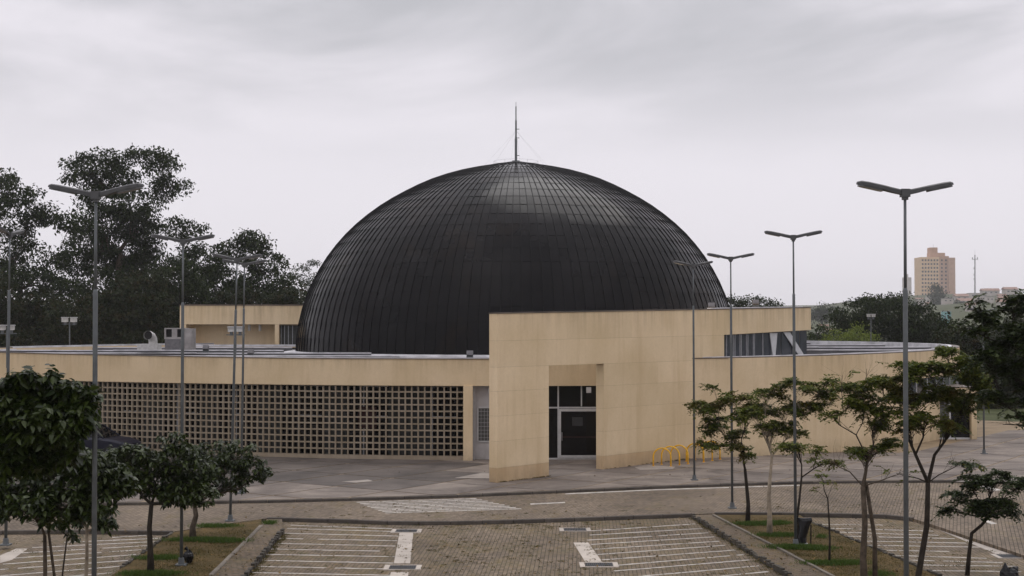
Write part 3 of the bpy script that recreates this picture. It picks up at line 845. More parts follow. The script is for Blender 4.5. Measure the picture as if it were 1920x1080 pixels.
sof = MB(); sof.wall(ring(-.36, 185, 268, 40), 3.9, 4.0, 4.5); sof.build('soffit', M['dark'], BLD)

# end column and the white recess beside it
colm = MB(); colm.box((-2.07, CD - RR + .10, (ZB + ZP) / 2 - .01), (.44, .34, ZB - ZP + .02)); colm.build('column', M['beige'], BLD)
rw = MB(); y0 = CD - RR + .55
rw.box((-.2, y0 + .1, 1.95), (3.1, .2, 3.5)); rw.build('recess_wall', M['white_wall'], BLD)
jm = MB(); jm.box((-1.80, y0 - .1, 1.95), (.10, .2, 3.5)); jm.build('jamb', M['frame_grey'], BLD)
win = MB(); wx0, wx1 = -1.62, -.4
for xx in (wx0, wx1): win.box((xx, y0 - .03, 1.85), (.06, .06, 1.55))
for zz in (1.05, 2.65): win.box(((wx0 + wx1) / 2, y0 - .03, zz), (wx1 - wx0 - .06, .06, .06))
wf = win.build('recess_window', M['frame_white'], BLD)
pn = MB(); pn.box(((wx0 + wx1) / 2, y0 - .02, 1.85), (wx1 - wx0 - .06, .02, 1.54)); pn.build('pane', M['glass_grey'], wf)
gr = MB()
for k in range(1, 8): gr.box((wx0 + (wx1 - wx0) * k / 8, y0 - .06, 1.85), (.012, .012, 1.5))
for k in range(1, 9): gr.box(((wx0 + wx1) / 2, y0 - .06, 1.05 + 1.6 * k / 9), (wx1 - wx0, .012, .012))
gr.build('grille', M['frame_grey'], wf)
lp = MB(); lp.box((-1.05, y0 - .12, 3.45), (.16, .2, .22)); lp.build('wall_light', M['frame_white'], BLD)

# glazed entrance behind the free-standing wall
ed = tag(link('entrance_glazing', None, BLD)); gy = CD - RR + .45
X0, X1 = 1.36, 4.6
def fbar(x0, x1, z0, z1, w=.06, mat='frame_white'):
    q = MB(); q.box(((x0 + x1) / 2, gy - .03, (z0 + z1) / 2), (x1 - x0, w, z1 - z0)); q.build('frame', M[mat], ed)
zmid = 2.62
for xx in (X0 - .03, 2.155, X1): fbar(xx, xx + .07, .22, 3.7)
fbar(3.26, 3.32, zmid + .1, 3.7)
fbar(X0, X1, zmid, zmid + .07, .05); fbar(X0, X1, .2, .28, .05)
for a, e, z0, z1 in ((X0, 2.15, zmid + .07, 3.7), (2.22, 3.26, zmid + .07, 3.7), (3.32, X1, zmid + .07, 3.7), (X0, 2.15, .28, zmid)):
    q = MB(); q.box(((a + e) / 2, gy, (z0 + z1) / 2), (e - a, .02, z1 - z0)); q.build('pane', M['glass_dark'], ed)
# the door leaf, set a little proud
dr = MB()
for xx in (2.27, 4.52): dr.box((xx, gy - .075, 1.44), (.10, .05, 2.3))
for zz in (.35, 2.54): dr.box((3.395, gy - .075, zz), (2.15, .05, .12))
door = dr.build('door', M['frame_white'], BLD)
q = MB(); q.box((3.395, gy - .07, 1.445), (2.15, .015, 2.07)); q.build('pane', M['glass_dark'], door)
q = MB(); q.tube([(2.36, gy - .15, 1.1), (2.36, gy - .15, 1.5)], .018, 6); q.build('handle', M['steel'], door)
q = MB(); q.box((3.1, gy - .085, 2.0), (.5, .006, .42)); q.build('poster', M['poster'], door)
q = MB(); q.box((3.4, gy - .085, 1.27), (2.1, .006, .03)); q.build('safety_stripe', M['red'], door)
lp = MB(); lp.box((3.62, gy - .3, 3.5), (.22, .22, .26)); lp.build('wall_light', M['frame_white'], BLD)
pier = MB(); pier.box((5.6, gy + .1, 1.95), (1.9, .3, 3.5)); pier.build('recess_wall', M['beige'], BLD)
dk = MB(); dk.box((2.9, gy + .3, 1.95), (3.3, .1, 3.5)); dk.build('interior', M['dark'], BLD)
fl_ = MB(); fl_.box((2.5, gy - .6, ZP + .004), (4.5, 1.1, .008)); fl_.build('threshold', M['slab'], BLD)

# the oblique entrance wall, laid in courses
WA = Vector((-.60, 56.25, 0)); WU = Vector((10.52, 11.63, 0)).normalized(); WN = Vector((WU.y, -WU.x, 0)); WT = .44
WL = 24.9
def wtop(s): return 7.03 + (7.49 - 7.03) * s / WL
def wp(s, d=0): q = WA + WU * s - WN * d; return (q.x, q.y)
EW = MB()
def wbox(mb, s0, s1, z0, z1, d0=0.0, d1=WT):
    za0, za1 = (z0(s0), z0(s1)) if callable(z0) else (z0, z0); zb0, zb1 = (z1(s0), z1(s1)) if callable(z1) else (z1, z1)
    A, B, C_, D = wp(s0, d0), wp(s1, d0), wp(s1, d1), wp(s0, d1)
    vs = [(*A, za0), (*B, za1), (*C_, za1), (*D, za0), (*A, zb0), (*B, zb1), (*C_, zb1), (*D, zb0)]
    mb.add(vs, [(3, 2, 1, 0), (4, 5, 6, 7), (0, 1, 5, 4), (1, 2, 6, 5), (2, 3, 7, 6), (3, 0, 4, 7)])
sA, sB = 3.21, 6.95            # doorway
ZO = 4.86                      # doorway height
core0, core1 = .012, WT - .012
for s0, s1, z0, z1 in ((.012, sA - .012, ZP - .02, ZO), (sB + .012, 15.25, ZP - .02, ZO), (.012, 16.5, ZO, None), (15.25, 16.5, 4.6, ZO)):
    wbox(EW, s0, s1, z0, z1 if z1 else (lambda s: wtop(s) - .01), core0, core1)
ew = EW.build('entrance_wall', M['joint'], BLD)
cz = [ZP - .01, .78, 1.86, 2.88, 3.88, 4.86]
def course(s0, s1, z0, z1, mat='beige'):
    m = MB(); wbox(m, s0, s1, (lambda s: z0(s) + .0028) if callable(z0) else z0 + .0028, (lambda s: z1(s) - .0028) if callable(z1) else z1 - .0028)
    m.build('panel', M[mat], ew)
for z0, z1 in zip(cz[:-1], cz[1:]):
    mt = 'beige_plinth' if z1 < 1 else 'beige'
    course(0, sA, z0, z1, mt)
    course(sB, 11.0, z0, z1, mt); course(11.004, 15.3, z0, z1, mt)
z6 = lambda s: 5.93 + .2 * s / WL
course(0, sA + 1.2, 4.86, z6); course(sA + 1.204, 9.0, 4.86, z6); course(9.004, 16.5, 4.86, z6)
course(0, sA + 1.2, z6, wtop); course(sA + 1.204, 9.0, z6, wtop); course(9.004, 16.5, z6, wtop)
# upper storey carried on over the window strip
ztw = lambda s: 6.08 + .22 * (s - 16.5) / 8.4
m = MB(); wbox(m, 16.504, WL, ztw, wtop, 0, .35); m.build('upper_parapet', M['beige'], BLD)
cpn = MB(); wbox(cpn, -.02, WL + .02, lambda s: wtop(s) + .001, lambda s: wtop(s) + .045, -.03, WT + .03); cpn.build('coping', M['coping'], BLD)
fw_ = MB(); wbox(fw_, 16.2, WL, lambda s: wtop(s) - .1, lambda s: wtop(s) + .085, WT + .06, WT + .35); fw_.build('flashing', M['flash'], BLD)
ur = MB(); ur.prism([wp(9.0, .5), wp(WL, .5), (15.9, 90), (8, 92)], 4.5, lambda i: [6.9, 7.25, 7.25, 6.9][i]); ur.build('upper_block', M['beige'], BLD)
# corner end wall past the window: the parapet turns away
ec = MB(); e0 = wp(WL, .0); ec.wall([e0, (e0[0] + .35, e0[1] + 6)], ztw(WL), wtop(WL), .3); ec.build('upper_parapet', M['beige'], BLD)
# window strip
ws = tag(link('strip_window', None, BLD))
splits = [16.5, 16.98, 17.62, 17.75, 18.2, 18.33, 18.82, 18.95, 19.45, 19.56, 20.35, 21.2, 22.2, 23.2, 24.1, 24.85]
for a, e in zip(splits[:-1], splits[1:]):
    q = MB(); wbox(q, a + .025, e - .025, 4.97, lambda s: ztw(s) - .02, .22, .24); q.build('pane', M['glass_blue' if random.random() < .7 else 'glass_grey'], ws)
for s_ in splits[1:12]:
    q = MB(); wbox(q, s_ - .016, s_ + .016, 4.97, lambda s: ztw(s) - .01, .17, .25); q.build('frame', M['frame_grey'], ws)
q = MB(); wbox(q, 16.5, WL, 4.9, 4.985, .14, .26); q.build('frame', M['frame_grey'], ws)
q = MB(); wbox(q, 16.5, WL, lambda s: ztw(s) - .03, lambda s: ztw(s) - .002, .12, .30); q.build('frame', M['coping'], ws)
for s0, s1, s2, s3 in ((21.0, 21.75, 21.45, 21.2), (22.35, 23.0, 24.3, 23.75)):   # white boards standing aslant in the strip
    q = MB(); zt_ = ztw(s0) - .05
    vs = [(*wp(s2 if s2 > s3 else s3, .10), 4.99), (*wp(min(s2, s3), .10), 4.99), (*wp(s0, .16), zt_), (*wp(s1, .16), zt_)]
    vs += [(x - WN.x * .04, y - WN.y * .04, z) for x, y, z in vs]
    q.add(vs, [(0, 1, 2, 3), (7, 6, 5, 4), (0, 4, 5, 1), (1, 5, 6, 2), (2, 6, 7, 3), (3, 7, 4, 0)]); q.build('shutter', M['frame_white'], ws)

# upper block at the back left of the roof
ub = MB(); Y = 106.0
def bx(mb, px0, px1, py0, py1, y0, y1):
    a = PD(px0, py1, y0); c = PD(px1, py0, y0)
    mb.box(((a.x + c.x) / 2, (y0 + y1) / 2, (a.z + c.z) / 2), (c.x - a.x, y1 - y0, c.z - a.z))
bx(ub, 337, 600, 573, 608, Y, Y + 8); bx(ub, 337, 349, 608.2, 652, Y, Y + 8); bx(ub, 349.2, 517, 608.2, 652, Y + 1.6, Y + 8); bx(ub, 515, 523, 608.2, 652, Y, Y + 1.5); bx(ub, 523.2, 600, 608.2, 652, Y + .7, Y + 8)
ubo = ub.build('penthouse', M['beige'], BLD)
q = MB(); bx(q, 335.5, 600, 570.6, 572.9, Y - .05, Y + 8.1); q.build('coping', M['coping'], ubo)
q = MB(); bx(q, 525, 600, 610, 646, Y + .6, Y + .68); q.build('window', M['curtain'], ubo)
for p_ in (527, 533, 540, 548): 
    q = MB(); bx(q, p_, p_ + 1, 610, 646, Y + .55, Y + .6); q.build('frame', M['frame_grey'], ubo)
for p_ in (465, 485):
    q = MB(); c = PD(p_ + 2.5, 614, Y + .8); q.lathe([(.01, -.25), (.11, -.25), (.11, .22), (.01, .22)], c, 12); q.build('downlight', M['flood'], ubo)
q = MB(); bx(q, 333, 560, 646, 650, Y - .5, Y - .2); q.build('flashing', M['flash'], ubo)

# porch at the right end of the ring
pc = P(1782, 824, ZP); s_ = pc.y / F
def vb(px0, px1, py0, py1, y0, y1, name, mat, par):
    q = MB(); bx(q, px0, px1, py0, py1, y0, y1); return q.build(name, M[mat], par)
py_ = pc.y
vb(1738, 1832, 727, 745, py_, py_ + 4.5, 'porch_roof', 'beige', BLD)
vb(1737, 1833, 725.4, 726.9, py_ - .04, py_ + 4.5, 'coping', 'coping', BLD)
vb(1822, 1831, 745.2, 825, py_, py_ + 4.5, 'porch_wall', 'beige', BLD)
vb(1690, 1741, 727, 827, py_ + .6, py_ + 1.4, 'porch_wall', 'glass_blue', BLD)
pg = tag(link('porch_glazing', None, BLD))
vb(1742, 1780, 747, 821, py_ + .32, py_ + .35, 'pane', 'glass_grey', pg); vb(1783, 1820, 747, 821, py_ + .32, py_ + .35, 'pane', 'glass_dark', pg)
for a, e in ((1741, 1743.2), (1780, 1782.5), (1819.5, 1822)): vb(a, e, 745.5, 823, py_ + .25, py_ + .4, 'frame', 'frame_white', pg)
vb(1741, 1822, 820.5, 824, py_ + .24, py_ + .41, 'frame', 'frame_white', pg)

# lightning rod on the dome
zt = DZ + rows[-1][1] + .2
rod = thing('lightning_rod', 'thin grey lightning mast on top of the dark dome', 'lightning rod', (DC.x, DC.y, zt))
def rodpart(z0, z1, r, name='mast'):
    q = MB(); q.tube([(DC.x, DC.y, zt + z0), (DC.x, DC.y, zt + z1)], r, 8); q.build(name, M['pole'], rod)
rodpart(-.1, 1.55, .085); rodpart(1.55, 2.8, .06, 'mast_section'); rodpart(2.8, 3.75, .04, 'mast_section'); rodpart(3.75, 4.05, .015, 'tip')
q = MB(); q.box((DC.x, DC.y, zt), (.5, .5, .08)); q.build('base_plate', M['pole'], rod)
q = MB()
for z in (.4, 1.6, 2.2): q.box((DC.x + .08, DC.y, zt + z), (.3, .05, .04))
q.build('bracket', M['pole'], rod)
for a in (20, 140, 260, 200, 340, 80):
    r = 2.6; q = MB(); q.tube([(DC.x, DC.y, zt + 2.1), (DC.x + r * math.cos(R(a)), DC.y + r * math.sin(R(a)), zt - .75)], .0035, 3); q.build('guy_wire', M['steel'], rod)
q = MB()
for k in range(24):
    a0, a1 = 2 * math.pi * k / 24, 2 * math.pi * (k + 1) / 24
    q.tube([(DC.x + 1.5 * math.cos(a0), DC.y + 1.5 * math.sin(a0), zt - .0), (DC.x + 1.5 * math.cos(a1), DC.y + 1.5 * math.sin(a1), zt - .0)], .007, 4, False)
    if k % 4 == 0: q.tube([(DC.x + 1.5 * math.cos(a0), DC.y + 1.5 * math.sin(a0), zt), (DC.x + 1.5 * math.cos(a0), DC.y + 1.5 * math.sin(a0), zt - .3)], .012, 4, False)
q.build('guard_wire', M['steel'], rod)

# ------------------------------------------------------------------ roof equipment
def roof_unit():
    y = 78.0; c = PD(333, 655, y); t = thing('air_handling_unit', 'grey box air conditioning unit on the roof before the penthouse', 'air conditioner', (c.x, y, 4.7))
    q = MB(); bx(q, 309, 345, 636, 656, y, y + 1.2); q.build('body', M['unit_dark'], t)
    q = MB(); bx(q, 345.2, 359, 616, 656, y + .05, y + 1.15); q.build('side_panel', M['unit'], t)
    q = MB()
    for a, e in ((308, 311), (322, 332), (342, 345)): bx(q, a, e, 616, 635.8, y, y + 1.2)
    bx(q, 308, 345, 632, 635.8, y + .01, y + 1.19); bx(q, 308, 345.1, 615, 617, y - .02, y + 1.2)
    q.build('frame', M['unit'], t)
    q = MB(); bx(q, 311, 322, 617, 632, y + .15, y + 1.1); bx(q, 332, 342, 617, 632, y + .15, y + 1.1); q.build('opening', M['dark'], t)
roof_unit()
def duct():
    y = 80.0; c = PD(286, 655, y); t = thing('exhaust_duct', 'cream elbow shaped exhaust duct on the roof', 'duct', (c.x, y, 4.7))
    q = MB(); bx(q, 257, 295, 645, 656, y, y + 1.0); q.build('base', M['flood'], t)
    s = y / F; rr = 8.2 * s
    pts = [PD(287, 648, y + .5), PD(287, 640, y + .5), PD(286.2, 635, y + .45), PD(284, 631, y + .3), PD(280.5, 629, y + .08), PD(277.5, 628.5, y - .15)]
    q = MB(); q.tube(pts, rr, 16, False)
    q.tube([pts[-1] , pts[-1] + (pts[-1] - pts[-2]) * .1], [rr * 1.1, rr * 1.1], 16, False); o = q.build('elbow', M['flood'], t, smooth=True)
    q = MB(); d = (pts[-1] - pts[-2]); e = pts[-1] - d * .3; q.tube([e, e + d * .05], rr * .96, 16); q.build('mouth', M['dark'], t)
duct()
def twin_flood(px, ytop, ybot, Y, label, sp=1.0):
    b_ = PD(px, ybot, Y); tp = PD(px, ytop, Y); s = Y / F
    t = thing('twin_floodlight', label, 'floodlight', tuple(b_), 'twin floodlights on roof poles')
    q = MB(); q.tube([b_, tp - Vector((0, 0, .1))], .045, 8); q.build('pole', M['pole'], t)
    q = MB(); q.bar(tp + Vector((-.5 * sp, 0, -.28)), tp + Vector((.5 * sp, 0, -.28)), .05, .05); q.build('crossbar', M['pole'], t)
    for sx in (-1, 1):
        c = tp + Vector((sx * 8.2 * s * sp, 0, 0))
        h = MB(); w_, hh, dd = 11.5 * s * sp, 8 * s * sp, .3
        vs = []
        for k, (yy, sc) in enumerate(((-dd / 2, 1), (dd / 2, .8))):
            for x_, z_ in ((-1, -1), (1, -1), (1, 1), (-1, 1)): vs.append((c.x + x_ * w_ / 2 * sc, c.y + yy, c.z + z_ * hh / 2 * sc))
        h.add(vs, [(3, 2, 1, 0)[::-1], (4, 5, 6, 7)[::-1], (0, 1, 5, 4), (1, 2, 6, 5), (2, 3, 7, 6), (3, 0, 4, 7)])
        hd = h.build('lamp_head', M['flood'], t)
        br = MB(); br.box((c.x, c.y, c.z - hh / 2 - .1), (.14, .12, .2)); br.build('bracket', M['pole'], t)
        vz = MB(); vz.box((c.x, c.y - .05, c.z + hh / 2 + .03), (w_ * 1.06, dd * 1.2, .05)); vz.build('visor', M['frame_white'], hd)
twin_flood(13, 615, 690, 70.0, 'pale twin floodlight on a short pole at the far left edge', 1.0)
twin_flood(130.5, 600, 654, 97.0, 'pale twin floodlight on the roof edge before the tall gum trees')
twin_flood(442, 618, 690, 74.0, 'pale twin floodlight on a thin pole before the penthouse')
twin_flood(1633, 592, 645, 118.0, 'small twin floodlight standing before the dark trees right of the dome', .55)
def small_flood(px, py, Y, label):
    c = PD(px, py, Y); t = thing('roof_spotlight', label, 'spotlight', (c.x, c.y, c.z - .3), 'spotlights aimed at the dome')
    q = MB(); q.box(c, (.34, .2, .26), rot=Matrix.Rotation(-.5, 3, 'X')); q.build('lamp_head', M['unit_dark'], t)
    q = MB(); q.box((c.x, c.y, c.z - .24), (.36, .08, .2)); q.build('bracket', M['pole'], t)
small_flood(386, 652, 82, 'small spotlight on the roof right of the grey air unit')
small_flood(470, 660, 78, 'small spotlight low on the roof behind the left lamp posts')
small_flood(881, 663, 72.5, 'small spotlight at the foot of the dome beside the entrance wall')
small_flood(1417, 567, 78, 'small spotlight on the upper roof right of the dome')
small_flood(1334, 573, 74, 'small spotlight on the upper roof against the dome')

# ------------------------------------------------------------------ street lamps
_hd = {}
def lamp_meshes():
    if _hd: return
    Lh = .80
    def loft(secs):
        q = MB()
        n = len(secs[0])
        for s in secs: q.v += s
        for i in range(len(secs) - 1):
            for j in range(n): q.f.append((i * n + j, i * n + (j + 1) % n, (i + 1) * n + (j + 1) % n, (i + 1) * n + j))
        q.f.append(tuple(range(n))[::-1]); q.f.append(tuple(range((len(secs) - 1) * n, len(secs) * n)))
        return q
    def sec(x, w, zt, zb): return [(x, -w, zb), (x, w, zb), (x, w, zt - .02), (x, w * .6, zt), (x, -w * .6, zt), (x, -w, zt - .02)]
    h = loft([sec(.06, .045, .045, -.045), sec(.25, .065, .045, -.042), sec(.42, .10, .048, -.03), sec(.68, .11, .046, -.03), sec(.80, .09, .038, -.03), sec(.86, .04, .012, -.03)])
    _hd['head'] = h.mesh('lamp_head', M['lamp'])
    l = loft([[(x, -w, -.062), (x, w, -.062), (x, w * 1.05, -.031), (x, -w * 1.05, -.031)] for x, w in ((.40, .075), (.45, .088), (.76, .088), (.83, .05))])
    _hd['lens'] = l.mesh('lens', M['lens'])
    hub = MB(); hub.box((0, 0, 0), (.15, .13, .14)); hub.box((0, 0, -.09), (.09, .09, .06)); _hd['hub'] = hub.mesh('bracket', M['lamp'])
def street_lamp(base, topy, label, rz=0, lean=0, tx=None):
    lamp_meshes()
    d = base.y; top = PD(960, topy, d).z; h = top - base.z
    t = thing('street_lamp', label, 'street lamp', tuple(base), 'double armed street lamps')
    t.rotation_euler = (random.uniform(-.004, .004), lean + random.uniform(-.004, .004), 0)
    q = MB(); hj = h - 1.65
    q.tube([(0, 0, 0), (0, 0, hj - .05), (0, 0, hj)], [.045, .042, .031], 12); q.build('pole', M['pole'], t, (0, 0, 0), True)
    q = MB(); q.tube([(0, 0, hj - .02), (0, 0, h - .06)], [.028, .025], 10); q.build('upper_pole', M['pole'], t, (0, 0, 0), True)
    q = MB(); q.box((0, 0, .02), (.28, .28, .04)); q.lathe([(.09, .04), (.075, .2), (.062, .21)], (0, 0, 0), 12)
    q.build('base_plate', M['pole'], t, (0, 0, 0))
    o = link('bracket', _hd['hub'], t); o.location = (0, 0, h); o.rotation_euler = (0, 0, rz)
    for s in (0, math.pi):
        a = link('lamp_head', _hd['head'], t); a.location = (0, 0, h); a.rotation_euler = (0, -R(12), s + rz)
        e = link('lens', _hd['lens'], a)
street_lamp(Vector((-7.25, 24.2, ZR)), 366, 'tallest grey double street lamp at left, its base below the picture', R(-4))
street_lamp(P(340, 1060, ZR), 453, 'grey double street lamp with a black bag at its foot', R(8))
street_lamp(P(431.5, 977, ZR), 487, 'grey double street lamp rising through the flat topped small tree', R(-6), R(1.1))
street_lamp(P(452, 925, ZP), 496, 'grey double street lamp standing on the plaza left of the dome', R(4), R(.8))
street_lamp(Vector((-14.9, 41, ZR)), 440, 'grey street lamp post against the gum trees at the far left', R(85))
street_lamp(Vector((6.78, 24.0, ZR)), 362, 'tallest grey double street lamp at right, against open sky', R(3))
street_lamp(P(1492, 1024, ZR), 445, 'grey double street lamp beside the black plastic wrapped sapling', R(-3))
street_lamp(P(1373, 953, ZR), 485, 'grey double street lamp standing at the near edge of the road', R(2))
street_lamp(P(1302, 900, ZP), 498, 'grey double street lamp on the plaza by the yellow bike racks', R(10))
street_lamp(P(1845, 851, ZP), 585, 'grey double street lamp on the plaza behind the right hand trees', R(12))

# ------------------------------------------------------------------ bicycle racks
racks = [((1225, 874), (1258, 874.5)), ((1240.5, 871), (1274, 872)), ((1257.5, 868.5), (1290, 870)), ((1287, 865), (1319.5, 866.5)), ((1303, 862.3), (1335.5, 864)), ((1318.5, 859.7), (1350, 861.2))]
names = ['yellow hoop bike rack nearest the doorway, first of the row', 'second yellow hoop bike rack from the doorway', 'third yellow hoop bike rack from the doorway', 'yellow hoop bike rack seen just behind the lamp post', 'yellow hoop bike rack, second from the leafy end of the row', 'yellow hoop bike rack half hidden by the tree at the row end']
for (l, r), lb in zip(racks, names):
    a, e = P(*l, ZP), P(*r, ZP); c = (a + e) / 2; rr = (e - a).length / 2
    t = thing('bike_rack', lb, 'bike rack', tuple(c), 'yellow bike racks in a row along the wall')
    u = (e - a).normalized(); pts = [a - Vector((0, 0, .0)), a + Vector((0, 0, .42))]
    for k in range(1, 12):
        g = math.pi * k / 12; pts.append(c - u * rr * math.cos(g) + Vector((0, 0, .42 + rr * math.sin(g))))
    pts += [e + Vector((0, 0, .42)), e]
    q = MB(); q.tube(pts, .034, 8); q.build('hoop', M['yellow'], t, smooth=True)
    for p in (a, e):
        q = MB(); q.lathe([(.07, 0), (.07, .012), (.035, .014)], (p.x, p.y, ZP), 10); q.build('foot', M['yellow'], t)

# ------------------------------------------------------------------ parked car
def car():
    t = thing('parked_car', 'dark blue car parked in front of the block screen', 'car', (-20.25, 67.2, ZP)); t.rotation_euler = (0, 0, R(-14))
    # x forward; cross sections (x, half width, sill, belt)
    secs = [(-2.2, .72, .42, .86), (-2.12, .82, .30, .98), (-1.5, .86, .26, 1.02), (0, .87, .25, 1.0), (.9, .87, .26, .98), (1.5, .86, .27, .92), (1.95, .80, .30, .82), (2.2, .66, .40, .70)]
    q = MB()
    for x, w, s, b_ in secs: q.v += [(x, -w * .94, s), (x, -w, s + .2), (x, -w, b_ - .1), (x, -w * .9, b_), (x, w * .9, b_), (x, w, b_ - .1), (x, w, s + .2), (x, w * .94, s)]
    n = 8
    for i in range(len(secs) - 1):
        for j in range(n): q.f.append((i * n + j, i * n + (j + 1) % n, (i + 1) * n + (j + 1) % n, (i + 1) * n + j))
    q.f.append(tuple(range(n))[::-1]); q.f.append(tuple(range((len(secs) - 1) * n, len(secs) * n)))
    body = q.build('body', M['car_paint'], t, (0, 0, 0))
    def cab(x0, x1, x2, x3, w0, w1, z0, z1):
        return [(x0, -w0, z0), (x3, -w0, z0), (x3, w0, z0), (x0, w0, z0), (x1, -w1, z1), (x2, -w1, z1), (x2, w1, z1), (x1, w1, z1)]
    q = MB(); q.add(cab(-2.0, -1.75, .15, 1.0, .78, .60, .98, 1.50), [(4, 5, 6, 7), (0, 1, 5, 4), (1, 2, 6, 5), (2, 3, 7, 6), (3, 0, 4, 7)]); q.build('cabin', M['glass_dark'], t, (0, 0, 0))
    q = MB(); q.box((-.8, 0, 1.515), (2.0, 1.2, .05)); q.build('roof', M['car_paint'], t, (0, 0, 0))
    q = MB()
    for s in (-1, 1):
        for (xa, xb) in ((-1.98, -1.74), (-.75, -.72), (.22, .22), (1.0, .17)):
            q.bar((xa, s * .785, .98), (xb, s * .605, 1.5), .05, .06)
    q.build('pillar', M['car_paint'], t, (0, 0, 0))
    for x in (-1.35, 1.38):
        for s in (-1, 1):
            w_ = MB(); w_.tube([(x, s * .68, .32), (x, s * .88, .32)], .32, 20); wh = w_.build('wheel', M['rubber'], t, (0, 0, 0))
            h = MB(); h.tube([(x, s * .86, .32), (x, s * .885, .32)], .19, 16); h.build('rim', M['pole'], wh, (0, 0, 0))
    for s in (-1, 1):
        h = MB(); h.box((2.08, s * .6, .68), (.16, .26, .13), s * -.3); h.build('headlight', M['lens'], t, (0, 0, 0))
        h = MB(); h.box((.75, s * .96, 1.02), (.1, .16, .11)); h.build('mirror', M['car_paint'], t, (0, 0, 0))
car()

# ------------------------------------------------------------------ bags
def lump(mb, c, rx, ry, rz, seed, k=.16):
    rnd = random.Random(seed); nu, nv = 14, 9; o = len(mb.v)
    ph = [rnd.uniform(0, 6.28) for _ in range(6)]
    for i in range(nv + 1):
        th = math.pi * i / nv
        for j in range(nu):
            f_ = 2 * math.pi * j / nu
            d = 1 + k * (math.sin(3 * f_ + ph[0] + 2 * th) * .6 + math.sin(5 * f_ + ph[1]) * .3 + math.sin(4 * th + ph[2]) * .4) + rnd.uniform(-.05, .05)
            mb.v.append((c[0] + rx * d * math.sin(th) * math.cos(f_), c[1] + ry * d * math.sin(th) * math.sin(f_), max(c[2] - rz * .93, c[2] + rz * d * math.cos(th))))
    for i in range(nv):
        for j in range(nu): mb.f.append((o + i * nu + j, o + (i + 1) * nu + j, o + (i + 1) * nu + (j + 1) % nu, o + i * nu + (j + 1) % nu))
def bag():
    c = P(354, 1056, ZR); t = thing('trash_bag', 'black plastic trash bag at the foot of a left street lamp', 'trash bag', tuple(c))
    q = MB(); lump(q, (c.x, c.y, c.z + .17), .14, .15, .18, 3); q.build('sack', M['black_plastic'], t)
    q = MB(); q.tube([(c.x - .02, c.y, c.z + .31), (c.x - .04, c.y, c.z + .37), (c.x - .10, c.y, c.z + .42)], [.05, .03, .06], 7); q.build('knot', M['black_plastic'], t)
    c = Vector((12.35, 35.2, 0)); c = P(1893, 1092, 0); t = thing('trash_bag', 'black plastic trash bag with two pointed ears in the bottom right corner', 'trash bag', tuple(c))
    q = MB(); lump(q, (c.x, c.y, .17), .26, .22, .20, 5); q.build('sack', M['black_plastic'], t)
    for dx, tipx, hh in ((-.10, -.11, .50), (.10, .22, .40)):
        q = MB(); q.tube([(c.x + dx, c.y, .25), (c.x + (dx + tipx) / 2, c.y, .36), (c.x + tipx, c.y, hh)], [.12, .085, .015], 7); q.build('knot', M['black_plastic'], t)
bag()
def draped():
    c = P(1508, 1021, ZR); s = c.y / F
    t = thing('plastic_sheet', 'black plastic sheet hung on stakes beside the leaning sapling', 'plastic sheet', tuple(c))
    def X(px, py, dy=0): return PD(px, py, c.y + dy)
    secs = [(1508, 971, 13, .05), (1509, 976, 13, .10), (1507, 985, 10, .12), (1505, 996, 9, .13), (1503, 1008, 8, .14), (1503, 1019, 8.5, .15)]
    q = MB(); n = 12
    for i, (px, py, wpx, dd) in enumerate(secs):
        p = X(px, py)
        for j in range(n):
            a = 2 * math.pi * j / n; rj = 1 + .16 * math.sin(3 * a + i * .4) + random.uniform(-.06, .06)
            q.v.append((p.x + wpx * s * rj * math.cos(a), p.y + dd * rj * math.sin(a), p.z + random.uniform(-.012, .012)))
    for i in range(len(secs) - 1):
        for j in range(n): q.f.append((i * n + j, i * n + (j + 1) % n, (i + 1) * n + (j + 1) % n, (i + 1) * n + j))
    q.f.append(tuple(range(n)))
    q.build('sheet', M['black_plastic'], t)
    for px, ty in ((1496, 985), (1520, 984)):
        p0 = X(px, 1022); p1 = X(px + .5, ty); q = MB(); q.tube([p0 - Vector((0, 0, .05)), p1], .022, 6); q.build('stake', M['bark_dark'], t)
    q = MB(); p = X(1504, 1019.5); q.box((p.x, p.y - .05, p.z), (.30, .2, .05)); q.build('hem', M['frame_grey'], t)
draped()

# ------------------------------------------------------------------ trees
def leaf_quads(C, A, Nn, Ln, Wd, fold=.25, droop=0):
    """diamond leaves: base point C, axis A, face normal Nn"""
    C = np.asarray(C); A = A / (np.linalg.norm(A, axis=1, keepdims=True) + 1e-9)
    S = np.cross(Nn, A); S /= (np.linalg.norm(S, axis=1, keepdims=True) + 1e-9)
    U = np.cross(A, S)
    Ln = Ln[:, None]; Wd = Wd[:, None]
    mid = C + A * Ln * .45 + U * Wd * fold
    tip = C + A * Ln - np.array([[0, 0, 1]]) * Ln * droop
    V = np.stack([C, mid + S * Wd * .5, tip, mid - S * Wd * .5], 1).reshape(-1, 3)
    Q = np.arange(len(V)).reshape(-1, 4)
    return V, Q
def rand_unit(n):
    v = RNG.normal(size=(n, 3)); return v / np.linalg.norm(v, axis=1, keepdims=True)
def in_ellipsoid(n, hollow=.45, up=.15):
    u = rand_unit(n); r = (hollow + (1 - hollow) * RNG.random(n)) ** .6
    p = u * r[:, None]; p[:, 2] += up * RNG.random(n) * (1 - r)
    return p
